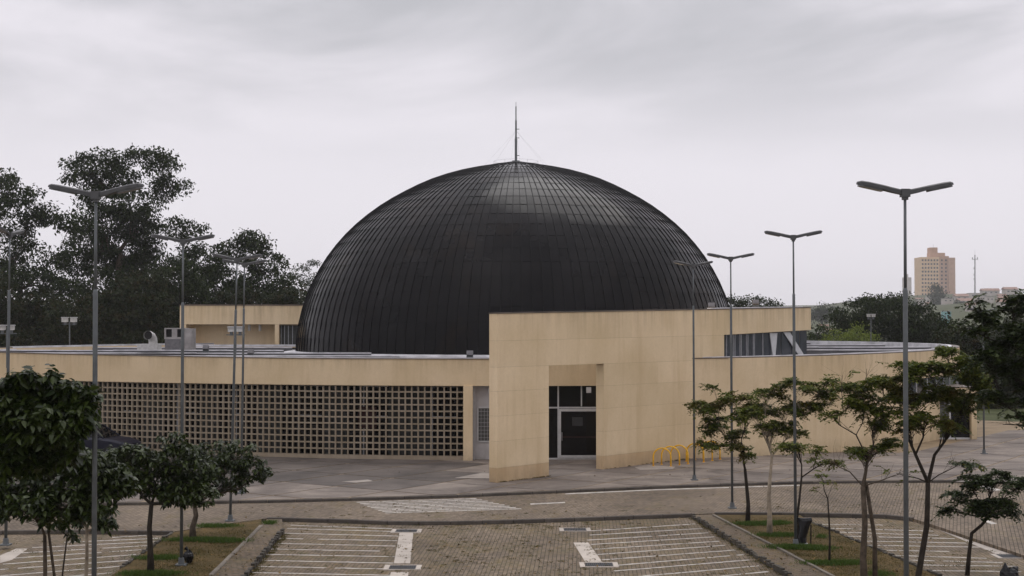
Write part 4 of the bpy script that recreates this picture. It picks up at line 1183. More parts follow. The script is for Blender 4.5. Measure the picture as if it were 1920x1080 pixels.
def leaf_hex(C, A, Nn, Ln, Wd, droop=.15):
    """broad pointed leaves with six corners, cupped a little along the midrib"""
    A = A / (np.linalg.norm(A, axis=1, keepdims=True) + 1e-9)
    S = np.cross(Nn, A); S /= (np.linalg.norm(S, axis=1, keepdims=True) + 1e-9); U = np.cross(A, S)
    Ln = Ln[:, None]; Wd = Wd[:, None]; D = np.array([[0, 0, 1.0]]) * Ln * droop
    m1 = C + A * Ln * .30 + U * Wd * .14; m2 = C + A * Ln * .66 + U * Wd * .12 - D * .4; tip = C + A * Ln - D
    V = np.stack([C, m1 + S * Wd * .46, m2 + S * Wd * .40, tip, m2 - S * Wd * .40, m1 - S * Wd * .46], 1).reshape(-1, 3)
    return V, np.arange(len(V)).reshape(-1, 6)
TREES = []
def tree(name, label, cat, base, depth, blobs, style, leaf, bark, trunk_r, fork, dens=1.0, leafL=None, group=None, trunk_pts=None, leaf_parts=0, bare=(), multi=1, spread=.55, stubs=0):
    """blobs: (px, py, rx, ry[, dy]) crown lobes seen from the photograph's stand, set at real distance; fork: height fraction (px y) where limbs part"""
    base = Vector(base); s = depth / F
    t = thing(name, label, cat, tuple(base), group)
    rs = random.Random(hash(label) & 0xffff if False else len(TREES) * 17 + 3)
    TREES.append(t)
    # trunk
    fk = PD(fork[0], fork[1], depth); 
    pts = [base - Vector((0, 0, .1))]
    if trunk_pts: pts += [PD(a, b_, depth) for a, b_ in trunk_pts]
    else:
        for k in (.33, .66): pts.append(base.lerp(fk, k) + Vector((rs.uniform(-1, 1), rs.uniform(-1, 1), 0)) * trunk_r * .8)
    pts.append(fk); n = len(pts)
    wood = MB(); wood.tube(pts, [trunk_r * (1.25 if i == 0 else 1 - .35 * i / (n - 1)) for i in range(n)], 9)
    if multi > 1:
        for k in range(multi - 1):
            off = Vector(((k + 1) * trunk_r * 3.2 * (1 if k % 2 == 0 else -1), .2, 0))
            wood.tube([base + off - Vector((0, 0, .1)), base.lerp(fk, .5) + off * 1.1, fk + off * .3 + Vector((0, 0, .1))], [trunk_r * .8, trunk_r * .6, trunk_r * .5], 8)
    LV, LQ = [], []
    nodes_ = [(fk, trunk_r * .75), (fk.lerp(pts[-2], .18), trunk_r * .75)]
    blobs = sorted(blobs, key=lambda b_: math.hypot(b_[0] - fork[0], b_[1] - fork[1]))
    nv = 0
    for bi, bl in enumerate(list(blobs) + list(bare)):
        px, py, rx, ry = bl[:4]; isbare = bi >= len(blobs)
        dy = bl[4] if len(bl) > 4 else rs.uniform(-1, 1) * rx * s * .8
        c = PD(px, py, depth + dy); rad = np.array([rx * s, min(rx * s, max(ry * s, rx * s * spread) * 1.1 + .05), ry * s])
        # limb
        endp = c - Vector((0, 0, rad[2] * .35))
        if nodes_:
            start, sr = min(nodes_, key=lambda q_: (q_[0] - endp).length + (.6 if style == 'feather' else .35) * (q_[0] - fk).length + (2.5 * max(0, q_[0].z - endp.z + .1)) + rs.uniform(0, .12) * (fk - endp).length)
        else: start, sr = fk, trunk_r * .7
        m1 = start.lerp(endp, .42) + Vector((rs.uniform(-1, 1) * .10, rs.uniform(-1, 1) * .10, rs.uniform(-.08, .10))) * (endp - start).length
        m2 = start.lerp(endp, .75) + Vector((rs.uniform(-1, 1), rs.uniform(-1, 1), rs.uniform(-.5, .8))) * .05 * (endp - start).length
        lr = min(sr * .72, trunk_r * .55) if not isbare else min(sr * .5, trunk_r * .2)
        lr = max(lr, trunk_r * .12)
        limb = [start, m1, m2, endp]
        wood.tube(limb, [lr, lr * .8, lr * .6, lr * .35], 6, False)
        if not isbare: nodes_ += [(m1, lr * .8), (limb[1].lerp(m2, .5), lr * .7), (m2, lr * .6)]
        area = rx * ry / 100.0
        nc = max(6, int(area * dens * {'broad': 5.2, 'feather': 8.4, 'euc': 3.0}[style]))
        if isbare: nc = max(8, int(area * .9))
        if style == 'feather' and not isbare:      # foliage lies in flat tiers with gaps between
            npl = max(4, int(nc / 8)); pc = in_ellipsoid(npl, .3) * rad * .85
            q = pc[RNG.integers(0, npl, nc)] + in_ellipsoid(nc, .0, 0) * rad * np.array([.42, .42, .24]) + np.array(c)
        else:
            q = in_ellipsoid(nc) * rad * RNG.uniform(.8, 1.28, (nc, 1)) + np.array(c)
        # twigs
        for k in range(nc):
            if style == 'euc' and k % 2: continue
            tt = rs.uniform(.35, 1); sg = limb[1].lerp(limb[2], (tt - .35) / .35) if tt < .7 else limb[2].lerp(limb[3], (tt - .7) / .3)
            e = Vector(q[k]); mm = sg.lerp(e, .55) + Vector((rs.uniform(-1, 1), rs.uniform(-1, 1), rs.uniform(0, 1))) * .1 * (e - sg).length
            wood.tube([sg, mm, e], [lr * .22, lr * .15, lr * .07], 3 if style == 'euc' else 4, False)
        if isbare: 
            q = q[: max(1, nc // 4)]; nc = len(q)
        if style == 'broad':
            m = 15; L0 = (leafL or .2) * .80
            C = np.repeat(q, m, 0) + RNG.normal(size=(nc * m, 3)) * .035
            ph = RNG.random(nc * m) * 2 * math.pi
            A = np.stack([np.cos(ph), np.sin(ph), RNG.uniform(-1.3, .35, nc * m)], 1)
            Nn = np.stack([-A[:, 0] * 0, A[:, 1] * 0, np.ones(nc * m)], 1) + RNG.normal(size=(nc * m, 3)) * .35
            Ln = L0 * RNG.uniform(.45, 1.3, nc * m); V, Q = leaf_hex(C, A, Nn, Ln, Ln * RNG.uniform(.40, .52, nc * m))
        elif style == 'feather':
            m = 22; L0 = (leafL or .085) * .82; fl = 6.2 * L0
            ph = RNG.random(nc) * 2 * math.pi
            ax = np.stack([np.cos(ph), np.sin(ph), RNG.uniform(-.45, .3, nc)], 1); ax /= np.linalg.norm(ax, axis=1, keepdims=True)
            sd = np.cross(ax, np.array([0, 0, 1.0]) + RNG.normal(size=(nc, 3)) * .25); sd /= np.linalg.norm(sd, axis=1, keepdims=True)
            kk = np.arange(m); al = ((kk // 2) / (m / 2 - 1) - .35) * fl; sg_ = np.where(kk % 2, 1, -1)
            C = (q[:, None, :] + ax[:, None, :] * al[None, :, None]).reshape(-1, 3)
            C[:, 2] -= np.repeat(RNG.uniform(0, .5, nc), m) * np.tile((al / fl + .35) ** 2, nc) * fl
            A = (sd[:, None, :] * sg_[None, :, None] + ax[:, None, :] * .45).reshape(-1, 3) + RNG.normal(size=(nc * m, 3)) * .25
            Nn = np.tile([[0, 0, 1.0]], (nc * m, 1)) + RNG.normal(size=(nc * m, 3)) * .3
            Ln = L0 * RNG.uniform(1.0, 1.9, nc * m); V, Q = leaf_quads(C, A, Nn, Ln, Ln * .58, .1, .15)
        else:
            m = 64; L0 = leafL or .4
            sg3 = np.repeat(RNG.uniform(.75, 1.9, nc), m)[:, None]
            C = np.repeat(q, m, 0) + in_ellipsoid(nc * m, .2, 0) * np.array([1.9, 1.9, 1.05]) * L0 * sg3
            A = rand_unit(nc * m); A[:, 2] -= .55
            Nn = rand_unit(nc * m); Nn[:, 2] += .5
            Ln = L0 * RNG.uniform(.45, .95, nc * m); V, Q = leaf_quads(C, A, Nn, Ln, Ln * .5, .15, .1)
        LV.append(V); LQ.append(Q + nv); nv += len(V)
    wood.build('trunk', M[bark], t, smooth=True)
    V = np.concatenate(LV); Q = np.concatenate(LQ)
    org = np.array(base)
    if leaf_parts:
        nk = Q.shape[1]; quads = V.reshape(-1, nk, 3)
        d2 = np.linalg.norm(quads[:, 0] - np.array([0, 0, CH]), axis=1)
        pxs = 960 + F * quads[:, 0, 0] / quads[:, 0, 1]; pys = 608 - F * (quads[:, 0, 2] - CH) / quads[:, 0, 1]
        d2 = d2 + np.where((pxs < 2) | (pxs > 1915) | (pys > 1078), 1e3, 0)
        order = np.argsort(d2); pick = order[:leaf_parts]; keep = order[leaf_parts:]
        for i in pick:
            qv = quads[i] - org; me = bpy.data.meshes.new('leaf')
            c0 = qv[0]
            me.from_pydata([tuple(v - c0) for v in qv], [], [tuple(range(nk))]); me.materials.append(M[leaf])
            o = link('leaf', me, t); o.location = tuple(c0)
        V = quads[keep].reshape(-1, 3); Q = np.arange(len(V)).reshape(-1, nk)
    me = np_mesh('crown', V, Q, M[leaf], org); o = link('crown', me, t)
    if leaf_parts: o['kind'] = 'stuff'
    return t

def gnd(px, py, z=ZR): return P(px, py, z)
def gd(px, depth, z=ZR):      # foot below or outside the frame
    q = PD(px, 608, depth); return Vector((q.x, depth, z))
BIG = 'broad leaved trees in the left planting strip'
# left foreground, large drooping leaves
tree('broadleaf_tree', 'large dark broad leaved tree filling the left edge, nearest the camera', 'tree', gd(-95, 24), 24.0,
     [(20, 735, 55, 30), (85, 735, 60, 32), (145, 745, 36, 26), (20, 790, 60, 45), (85, 795, 65, 42), (140, 780, 38, 35), (55, 850, 60, 35), (110, 840, 42, 30), (10, 850, 40, 40), (60, 705, 40, 14)],
     'broad', 'leaf_broad', 'bark_dark', .09, (-50, 880), .95, .21, BIG, leaf_parts=300)
tree('broadleaf_tree', 'dark broad leaved tree with forked trunk below the left edge tree', 'tree', gd(82, 28.5), 28.5,
     [(40, 910, 60, 38), (110, 900, 55, 36), (175, 890, 55, 36), (215, 900, 38, 32), (60, 950, 55, 28), (120, 945, 55, 32), (175, 940, 40, 26), (15, 940, 35, 34), (150, 860, 50, 20)],
     'broad', 'leaf_broad', 'bark', .055, (84, 1005), .85, .19, BIG, leaf_parts=300, multi=2)
tree('broadleaf_tree', 'small ragged broad leaved tree with slim pale trunk left of the lamp post', 'tree', gd(163, 31), 31.0,
     [(185, 965, 28, 22), (200, 985, 18, 16), (150, 970, 24, 16), (170, 940, 22, 20)],
     'broad', 'leaf_broad', 'bark_pale', .05, (163, 985), .8, .18, BIG)
tree('sapling', 'thin dark sapling with few leaves between the left trunks', 'sapling', gd(112, 31.5), 31.5,
     [(128, 975, 20, 14), (110, 985, 16, 12), (135, 1000, 12, 10)], 'broad', 'leaf_broad', 'bark_dark', .025, (126, 1005), .7, .17)
tree('broadleaf_tree', 'umbrella shaped dark tree on a single straight trunk in grass', 'tree', gnd(283, 1075), P(283, 1075, ZR).y,
     [(270, 870, 45, 24), (320, 862, 55, 28), (365, 885, 40, 30), (250, 900, 30, 26), (300, 905, 55, 30), (350, 915, 45, 26), (382, 930, 26, 18), (325, 828, 26, 18), (330, 935, 38, 14), (215, 880, 30, 26), (250, 848, 38, 15), (205, 852, 34, 15)],
     'broad', 'leaf_broad', 'bark_dark', .085, (284, 945), 1.15, .18, BIG, leaf_parts=300)
tree('broadleaf_tree', 'umbrella shaped dark tree behind the bagged lamp post, farthest of the left trees', 'tree', gnd(362, 1010), P(362, 1010, ZR).y,
     [(400, 848, 45, 22), (445, 850, 42, 24), (470, 878, 34, 24), (420, 880, 50, 28), (430, 908, 40, 18), (385, 870, 40, 24), (490, 890, 16, 12), (350, 850, 35, 20), (370, 900, 30, 22)],
     'broad', 'leaf_broad', 'bark', .10, (364, 945), 1.15, .18, BIG)
FE = 'feathery trees in the right planting strip'
tree('feathery_tree', 'feathery tree with dark thin trunk, leftmost on the right planting strip', 'tree', gnd(1402, 978), P(1402, 978, ZR).y,
     [(1335, 765, 46, 16), (1380, 742, 40, 18), (1298, 752, 26, 9), (1345, 792, 44, 15), (1400, 775, 44, 20), (1322, 806, 26, 10), (1345, 832, 52, 12), (1395, 845, 36, 12), (1337, 722, 16, 8), (1370, 815, 36, 14)],
     'feather', 'leaf_feather', 'bark_dark', .075, (1397, 880), 1.0, .085, FE)
tree('feathery_tree', 'feathery tree with pale whitewashed trunk beside a grass tuft', 'tree', gnd(1443, 1003), P(1443, 1003, ZR).y,
     [(1440, 735, 40, 16), (1490, 722, 42, 16), (1535, 728, 36, 14), (1465, 765, 50, 20), (1515, 765, 40, 16), (1440, 800, 40, 18), (1490, 800, 38, 14), (1540, 750, 34, 16), (1420, 770, 30, 16), (1550, 715, 26, 8)],
     'feather', 'leaf_feather', 'bark_pale', .085, (1444, 895), .95, .085, FE)
tree('sapling', 'leaning dark sapling against the lamp post with flat leafy sprays', 'sapling', gnd(1491, 1020), P(1491, 1020, ZR).y,
     [(1500, 838, 44, 9), (1548, 862, 38, 7), (1478, 832, 26, 9), (1535, 842, 24, 7)], 'feather', 'leaf_feather', 'bark_dark', .045, (1503, 895), .9, .08, FE, trunk_pts=[(1494, 975), (1499, 935)])
tree('bare_sapling', 'thin leafless sapling tied to a stake on the right planting strip', 'sapling', gnd(1555, 1056), P(1555, 1056, ZR).y,
     [(1538, 890, 12, 4)], 'feather', 'leaf_feather', 'bark_dark', .03, (1552, 935), .12, .06, None, trunk_pts=[(1556, 1010), (1554, 965)], bare=[(1535, 895, 20, 14), (1560, 905, 14, 10), (1528, 915, 14, 8)])
tree('feathery_tree', 'feathery tree with tall split trunk and bare upper twigs', 'tree', gd(1619, 33.5), 33.5,
     [(1600, 728, 44, 16), (1650, 712, 46, 18), (1688, 738, 36, 18), (1625, 752, 50, 18), (1668, 770, 44, 18), (1590, 755, 28, 12), (1635, 842, 46, 13), (1675, 830, 36, 12), (1560, 775, 22, 9), (1700, 705, 30, 14), (1640, 790, 40, 14)],
     'feather', 'leaf_feather', 'bark', .09, (1618, 912), 1.0, .07, FE, multi=2, bare=[(1580, 695, 50, 22), (1625, 685, 36, 18), (1555, 850, 50, 30), (1690, 880, 45, 22)])
tree('feathery_tree', 'feathery tree with bent dark trunk right of the tallest right lamp', 'tree', gd(1733, 33), 33.0,
     [(1700, 690, 36, 16), (1745, 690, 46, 20), (1795, 680, 44, 22), (1830, 710, 40, 22), (1765, 735, 56, 20), (1715, 745, 38, 18), (1805, 760, 36, 15), (1740, 785, 46, 15), (1700, 800, 30, 12), (1840, 740, 30, 16), (1780, 655, 34, 12), (1780, 800, 40, 12)],
     'feather', 'leaf_feather', 'bark_dark', .085, (1740, 905), 1.05, .075, FE, trunk_pts=[(1722, 1080), (1738, 985)], bare=[(1800, 860, 40, 20), (1680, 880, 40, 20)])
tree('leafy_tree', 'dark leafy tree reaching in from the right edge', 'tree', gd(1990, 31), 31.0,
     [(1850, 590, 42, 20), (1900, 575, 36, 26), (1875, 632, 50, 22), (1925, 630, 46, 40), (1820, 612, 22, 16), (1895, 690, 50, 26), (1935, 720, 46, 40), (1850, 665, 36, 18), (1870, 745, 46, 16), (1905, 780, 24, 9), (1830, 560, 16, 10), (1915, 550, 14, 14)],
     'feather', 'leaf_cool', 'bark_dark', .12, (1975, 800), .62, .085, None, bare=[(1880, 790, 46, 16)])
tree('small_tree', 'small crooked tree with dark leaves in the far right bays', 'tree', gnd(1813, 1079, 0), P(1813, 1079, 0).y,
     [(1790, 930, 32, 12), (1820, 905, 34, 14), (1860, 900, 36, 20), (1835, 940, 46, 18), (1880, 930, 38, 22), (1815, 868, 28, 8), (1910, 905, 26, 20), (1775, 955, 24, 10), (1900, 955, 26, 12), (1850, 960, 30, 10)],
     'feather', 'leaf_cool', 'bark_dark', .055, (1857, 965), .85, .085, None, trunk_pts=[(1818, 1030), (1822, 1000), (1840, 985)])

# background trees
BG = 'tall gum trees behind the building'
tree('gum_tree', 'tallest dark gum tree rising above the others behind the left roof', 'tree', (-43, 150, 0), 150.0,
     [(183, 310, 50, 28), (262, 293, 38, 14), (300, 308, 32, 22), (332, 344, 20, 14), (140, 333, 13, 17), (210, 342, 55, 28), (250, 388, 42, 28), (200, 415, 52, 32), (262, 430, 40, 32), (180, 455, 50, 36), (240, 470, 58, 36), (145, 490, 32, 26), (275, 510, 52, 40), (190, 540, 62, 45), (255, 570, 62, 45), (300, 364, 28, 9), (170, 375, 25, 16), (290, 345, 22, 10)],
     'euc', 'leaf_euc', 'bark', .5, (225, 470), .85, .50, BG)
tree('gum_tree', 'spreading gum tree at the left edge with sky showing through its branches', 'tree', (-52, 142, 0), 142.0,
     [(18, 352, 44, 24), (48, 372, 22, 14), (8, 395, 30, 26), (98, 400, 32, 14), (132, 418, 26, 16), (55, 425, 28, 14), (20, 465, 36, 32), (105, 478, 26, 16), (60, 525, 52, 34), (105, 545, 36, 28), (70, 400, 18, 10), (0, 520, 35, 35)],
     'euc', 'leaf_euc', 'bark', .4, (38, 540), .75, .5, BG)
tree('gum_tree', 'round headed gum tree just left of the dome', 'tree', (-28, 150, 0), 150.0,
     [(385, 500, 42, 32), (448, 468, 42, 22), (495, 488, 36, 28), (412, 535, 54, 34), (480, 540, 54, 30), (528, 548, 28, 20), (460, 442, 18, 6), (488, 455, 14, 10), (340, 430, 32, 22), (365, 470, 22, 14)],
     'euc', 'leaf_euc', 'bark_dark', .4, (450, 570), .85, .5, BG)
tree('gum_tree', 'pale hazy gum tree far off at the left foot of the dome', 'tree', (-49, 330, 0), 330.0,
     [(575, 498, 22, 11), (558, 518, 24, 14), (592, 520, 20, 13), (572, 545, 34, 18), (600, 550, 22, 14)], 'euc', 'leaf_euc', 'bark_dark', .5, (575, 550), .7, .7, BG)
WD = 'trees of the wood behind the building'
for lb, x, d, bl, lf in (
    ('low dark tree at the left edge behind the roof', -48, 128, [(30, 600, 55, 38), (-10, 570, 45, 45), (85, 590, 45, 36), (45, 640, 70, 22)], 'leaf_mass'),
    ('dark bushy tree under the tallest gum tree', -40, 126, [(150, 600, 50, 42), (205, 615, 50, 34), (130, 640, 60, 20), (200, 570, 40, 30)], 'leaf_mass'),
    ('rusty tinted bushy tree left of the penthouse', -35, 124, [(265, 560, 44, 46), (285, 610, 45, 35), (240, 610, 45, 38), (255, 645, 60, 20)], 'leaf_mass'),
    ('dark tree close behind the penthouse', -31, 134, [(330, 520, 36, 42), (320, 580, 40, 40), (350, 560, 40, 40), (330, 620, 40, 34)], 'leaf_euc'),
    ('low dark trees between penthouse and dome', -22, 140, [(420, 570, 46, 24), (480, 565, 46, 20), (535, 560, 30, 16), (560, 570, 30, 14), (450, 600, 60, 22)], 'leaf_mass')):
    tree('wood_tree', lb, 'tree', (x, d, 0), d, bl, 'euc', lf, 'bark_dark', .3, (960 + F * x / d, 640), 1.0, .45, WD)
for lb, x, d, bl, lf, ll in (
    ('broad dark tree with bare top twigs right of the dome', 34, 140, [(1590, 600, 36, 26), (1640, 582, 42, 24), (1615, 570, 24, 12), (1655, 562, 26, 12), (1600, 625, 40, 20), (1650, 612, 36, 26)], 'leaf_euc', .4),
    ('broad dark tree behind the tallest right lamp post', 39, 138, [(1690, 588, 44, 30), (1725, 600, 42, 28), (1758, 615, 26, 20), (1700, 625, 50, 22), (1745, 632, 36, 14)], 'leaf_euc', .4),
    ('bright yellow green tree low behind the right roof', 29.5, 124, [(1585, 632, 30, 12), (1612, 626, 22, 14), (1555, 640, 24, 9), (1630, 638, 16, 10)], 'leaf_light', .3),
    ('grey green shrubby tree at the corner of the upper block', 27, 130, [(1540, 625, 18, 22), (1535, 645, 22, 14)], 'leaf_cool', .35),
    ('small round tree peeping over the upper roof beside the dome', 33, 200, [(1383, 562, 16, 11), (1378, 575, 20, 10)], 'leaf_euc', .5),
    ('low spreading tree peeping over the upper roof', 36, 205, [(1425, 568, 22, 9), (1445, 573, 18, 7)], 'leaf_euc', .5),
    ('dark tree beyond the lawn at the right', 37.5, 112, [(1800, 645, 40, 28), (1840, 670, 46, 36), (1790, 690, 34, 34), (1845, 720, 50, 36), (1800, 740, 40, 36), (1830, 765, 50, 20)], 'leaf_mass', .38),
    ('dense dark tree beyond the lawn at the right edge', 42, 112, [(1905, 650, 42, 46), (1890, 710, 48, 40), (1935, 720, 40, 50), (1900, 755, 56, 26), (1960, 650, 40, 60)], 'leaf_mass', .38)):
    tree('wood_tree', lb, 'tree', (x, d, 0), d, bl, 'euc', lf, 'bark_dark', .22, (960 + F * x / d, 640 if d < 180 else 590), 1.0, ll, WD)

# a continuous dark wood farther back
def wood_mass():
    V, Q, nv = [], [], 0
    q = []
    for (x0, x1, d, top, n) in ((-110, -18, 175, 11, 2600), (26, 60, 190, 5.5, 900), (55, 95, 190, 8.5, 1000), (40, 150, 260, 6, 900), (-60, 60, 300, 7, 1200)):
        x = RNG.uniform(x0, x1, n); hgt = top * (.75 + .25 * np.sin(x * .35 + d) + .12 * np.sin(x * 1.1))
        z = hgt * RNG.random(n) ** .55; y = d + RNG.uniform(-6, 6, n)
        q.append(np.stack([x, y, z], 1))
    q = np.concatenate(q); m = 10; n = len(q) * m
    C = np.repeat(q, m, 0) + RNG.normal(size=(n, 3)) * .8
    L_ = .75 * RNG.uniform(.5, 1.1, n)
    V, Q = leaf_quads(C, rand_unit(n), rand_unit(n), L_, L_ * .6, .15, .1)
    tag(link('woods', np_mesh('woods', V, Q, M['leaf_mass'])), 'dark wood far behind the building', kind='stuff')
wood_mass()

# ------------------------------------------------------------------ grass and weeds
def blades(name, patches, mat, hgt, n_per, label, wid=.016):
    C = []
    for (c, rx, ry, n) in patches:
        k = int(n * n_per); u = RNG.normal(size=(k, 2)) * .5
        C.append(np.stack([c.x + u[:, 0] * rx, c.y + u[:, 1] * ry, np.full(k, c.z)], 1))
    C = np.concatenate(C); n = len(C)
    A = np.stack([RNG.normal(size=n) * .5, RNG.normal(size=n) * .5, np.ones(n)], 1)
    Nn = rand_unit(n); L_ = hgt * RNG.uniform(.5, 1.2, n)
    V, Q = leaf_quads(C, A, Nn, L_, np.full(n, wid), .1, .15)
    return tag(link(name, np_mesh(name, V, Q, M[mat])), label, kind='stuff')
gp = []
for px, py, w_, n in ((283, 1078, 55, 900), (335, 964 + 84, 0, 0), (300, 1048, 45, 500), (375, 1014, 60, 900), (420, 1016, 40, 450), (405, 988, 40, 420), (1418, 984, 38, 650), (1455, 982, 28, 350), (1460, 1005, 40, 500), (1490, 1028, 46, 1000), (1525, 1030, 40, 450), (1555, 1058, 45, 650), (1590, 1057, 35, 280), (1650, 1078, 24, 160), (505, 982, 12, 160), (1540, 1008, 14, 60)):
    if n: c = P(px, py, ZR - .01); gp.append((c, w_ * c.y / F, .30, n))
blades('grass', gp, 'grass', .15, 3.2, 'bright green grass tufts round the tree trunks', .014)
wp_ = []
rs = random.Random(11)
def weed(px, py, n, rx=.14):
    z = ZR if py < 972 else 0
    c = P(px, py, z); wp_.append((c, rx, rx * .7, n))
for _ in range(380):
    x = rs.uniform(420, 1500); y = rs.uniform(948, 1080); weed(x, y, rs.randint(4, 16), rs.uniform(.05, .22))
for _ in range(150):
    x = rs.uniform(720, 1140); y = rs.uniform(978, 1080); weed(x, y, rs.randint(4, 14), rs.uniform(.05, .2))
for k in range(120):
    t_ = rs.random(); weed(lerp(460, 530, t_) + rs.uniform(-3, 14), lerp(1080, 1001, t_), rs.randint(8, 26), .1)
    weed(lerp(1300, 1472, t_) - rs.uniform(-3, 8), lerp(972, 1080, t_), rs.randint(8, 22), .1)
    t_ = rs.random(); weed(lerp(1520, 1746, t_) + rs.uniform(-2, 10), lerp(985, 1080, t_), rs.randint(8, 22), .1)
for _ in range(60): weed(rs.uniform(560, 1300), rs.uniform(983, 992), rs.randint(6, 24), .16)
for _ in range(160): weed(rs.uniform(1500, 1900), rs.uniform(980, 1075), rs.randint(5, 18), .2)
for _ in range(120): weed(rs.uniform(1400, 1900), rs.uniform(935, 966), rs.randint(4, 12), .25)
for _ in range(90): weed(rs.uniform(20, 300), rs.uniform(985, 1075), rs.randint(5, 16), .2)
for _ in range(50): weed(rs.uniform(300, 480), rs.uniform(985, 1005), rs.randint(6, 16), .2)
for _ in range(14): weed(rs.uniform(680, 975), rs.uniform(940, 962), rs.randint(5, 12), .12)
blades('weeds', wp_, 'weed', .05, 1.6, 'dry weeds growing between the pavers', .014)
# fallen leaves blown over the paving
def litter():
    C = []
    for n, x0, x1, y0, y1 in ((900, 300, 1750, 975, 1079), (500, 1320, 1760, 972, 1079), (300, 230, 500, 985, 1079), (260, 450, 1900, 925, 972), (160, 480, 1900, 880, 925)):
        for _ in range(n):
            px, py = rs.uniform(x0, x1), rs.uniform(y0, y1); z = 0 if py > 974 else ZR
            if 1300 < px < 1760 and py > 972 or px < 530: z = ZR
            if py < 903: z = ZP
            q = P(px, py, z + .016); C.append(tuple(q))
    C = np.array(C); n = len(C)
    A = np.stack([RNG.normal(size=n), RNG.normal(size=n), RNG.uniform(-.1, .4, n)], 1); L_ = RNG.uniform(.05, .12, n)
    Nn = np.tile([[0, 0, 1.0]], (n, 1)) + RNG.normal(size=(n, 3)) * .25
    V, Q = leaf_quads(C, A, Nn, L_, L_ * .55, .15, 0)
    tag(link('fallen_leaves', np_mesh('fallen_leaves', V, Q, M['litter'])), 'fallen brown leaves scattered over the paving', kind='stuff')
M['litter'] = leaf_mat('fallen_leaf', (.035, .026, .012), (.19, .12, .035), .1, .7, .2)
litter()
for k in range(70):
    q = wp(rs.uniform(0, 3.2) if k % 2 else rs.uniform(7, 13.5), -.05); wp_.append((Vector((q[0], q[1], ZP)), .08, .05, rs.randint(4, 12)))
blades('weeds', wp_[-70:], 'weed', .07, 1.6, 'dry weeds at the foot of the entrance wall', .014)
# dry grass on the planting strips
dg = []
for poly, n in (([(330, 1005), (480, 985), (480, 995), (390, 1085), (240, 1085)], 260), ([(1345, 972), (1500, 972), (1740, 1080), (1560, 1080)], 380)):
    xs_ = [p[0] for p in poly]; ys_ = [p[1] for p in poly]; k = 0
    while k < n:
        x, y = rs.uniform(min(xs_), max(xs_)), rs.uniform(min(ys_), max(ys_)); inside = False
        for i in range(len(poly)):
            (xa, ya), (xb, yb) = poly[i], poly[i - 1]
            if (ya > y) != (yb > y) and x < (xb - xa) * (y - ya) / (yb - ya) + xa: inside = not inside
        if inside: dg.append((P(x, y, ZR - .01), .35, .3, 22)); k += 1
blades('dry_grass', dg, 'weed', .05, 1.4, 'dry yellow grass covering the planting strips', .014)

# ------------------------------------------------------------------ the town on the hill
def tower():
    D = 1450.0; s = D / F
    c = PD(1758, 556, D); t = thing('apartment_tower', 'tall beige apartment tower alone on the hazy horizon', 'tower block', (c.x, D, c.z - 8))
    def blk(px0, px1, py0, py1, y0, y1, name, mat):
        q = MB(); bx(q, px0, px1, py0, py1, D + (y0 - D) * 1.45, D + (y1 - D) * 1.45); return q.build(name, M[mat], t)
    blk(1727, 1761, 482, 575, D, D + 16, 'wall', 'tower'); blk(1761, 1779, 480, 575, D + 1.5, D + 17, 'wall', 'tower_brown'); blk(1779, 1791, 483, 575, D + .5, D + 14, 'wall', 'tower_brown')
    blk(1744, 1772, 474, 482, D + 4, D + 12, 'plant_room', 'tower_brown'); blk(1744, 1758, 464, 474, D + 4, D + 11, 'water_tank', 'tower_brown')
    q = MB(); a = PD(1750, 464, D + 7); q.tube([a, a + Vector((0, 0, 3.4))], .12, 5); q.build('aerial', M['steel'], t)
    wm = MB(); wm.box((0, 0, 0), (3.0 * s, .3, 3.4 * s)); me = wm.mesh('window', M['glass_blue'])
    for fl in range(11):
        y = 488 + fl * 7.1
        for px in (1730, 1735.5, 1741, 1746.5, 1752, 1757.5): 
            p = PD(px, y, D - .05); o = link('window', me, t); o.location = p - Vector(t.location)
        for px in (1766, 1773.5):
            p = PD(px, y, D + 2.1); o = link('window', me, t); o.location = p - Vector(t.location)
        p = PD(1785, y, D + .45)
tower()
def faint_tower():
    D = 2150.0; c = PD(1702, 560, D); t = thing('far_tower', 'barely visible grey tower in the haze left of the beige tower', 'tower block', (c.x, D, 20))
    q = MB(); bx(q, 1696, 1709, 520, 580, D, D + 12); q.build('wall', M['house'], t)
    q = MB(); bx(q, 1699, 1703, 514, 520, D + 2, D + 8); q.build('plant_room', M['house'], t)
faint_tower()
def mast():
    D = 1100.0; s = D / F; b_ = PD(1828, 590, D); tp = PD(1828, 478, D)
    t = thing('radio_mast', 'slender telecom mast with antennas on the horizon', 'radio mast', tuple(b_))
    q = MB(); q.tube([b_ - Vector((0, 0, 6)), b_.lerp(tp, .5), tp], [.75, .6, .45], 8); q.build('mast', M['steel'], t)
    q = MB(); q.tube([tp, tp + Vector((0, 0, 4.2))], .09, 5); q.build('aerial', M['steel'], t)
    q = MB(); p = PD(1828, 486, D); q.lathe([(.5, -.15), (2.1, -.15), (2.1, .1), (.5, .1)], p, 12); q.build('platform', M['steel'], t)
    for k in range(6):
        a = k * math.pi / 3 + .3; q = MB(); q.box((p.x + 2.2 * math.cos(a), p.y + 2.2 * math.sin(a), p.z + .6), (.45, .35, 1.9), a); q.build('antenna', M['frame_white'], t)
    q = MB()
    for py in (503, 515, 523): c = PD(1826.3, py, D); q.box(c, (.7, .6, 1.3))
    q.build('dish', M['frame_white'], t)
mast()
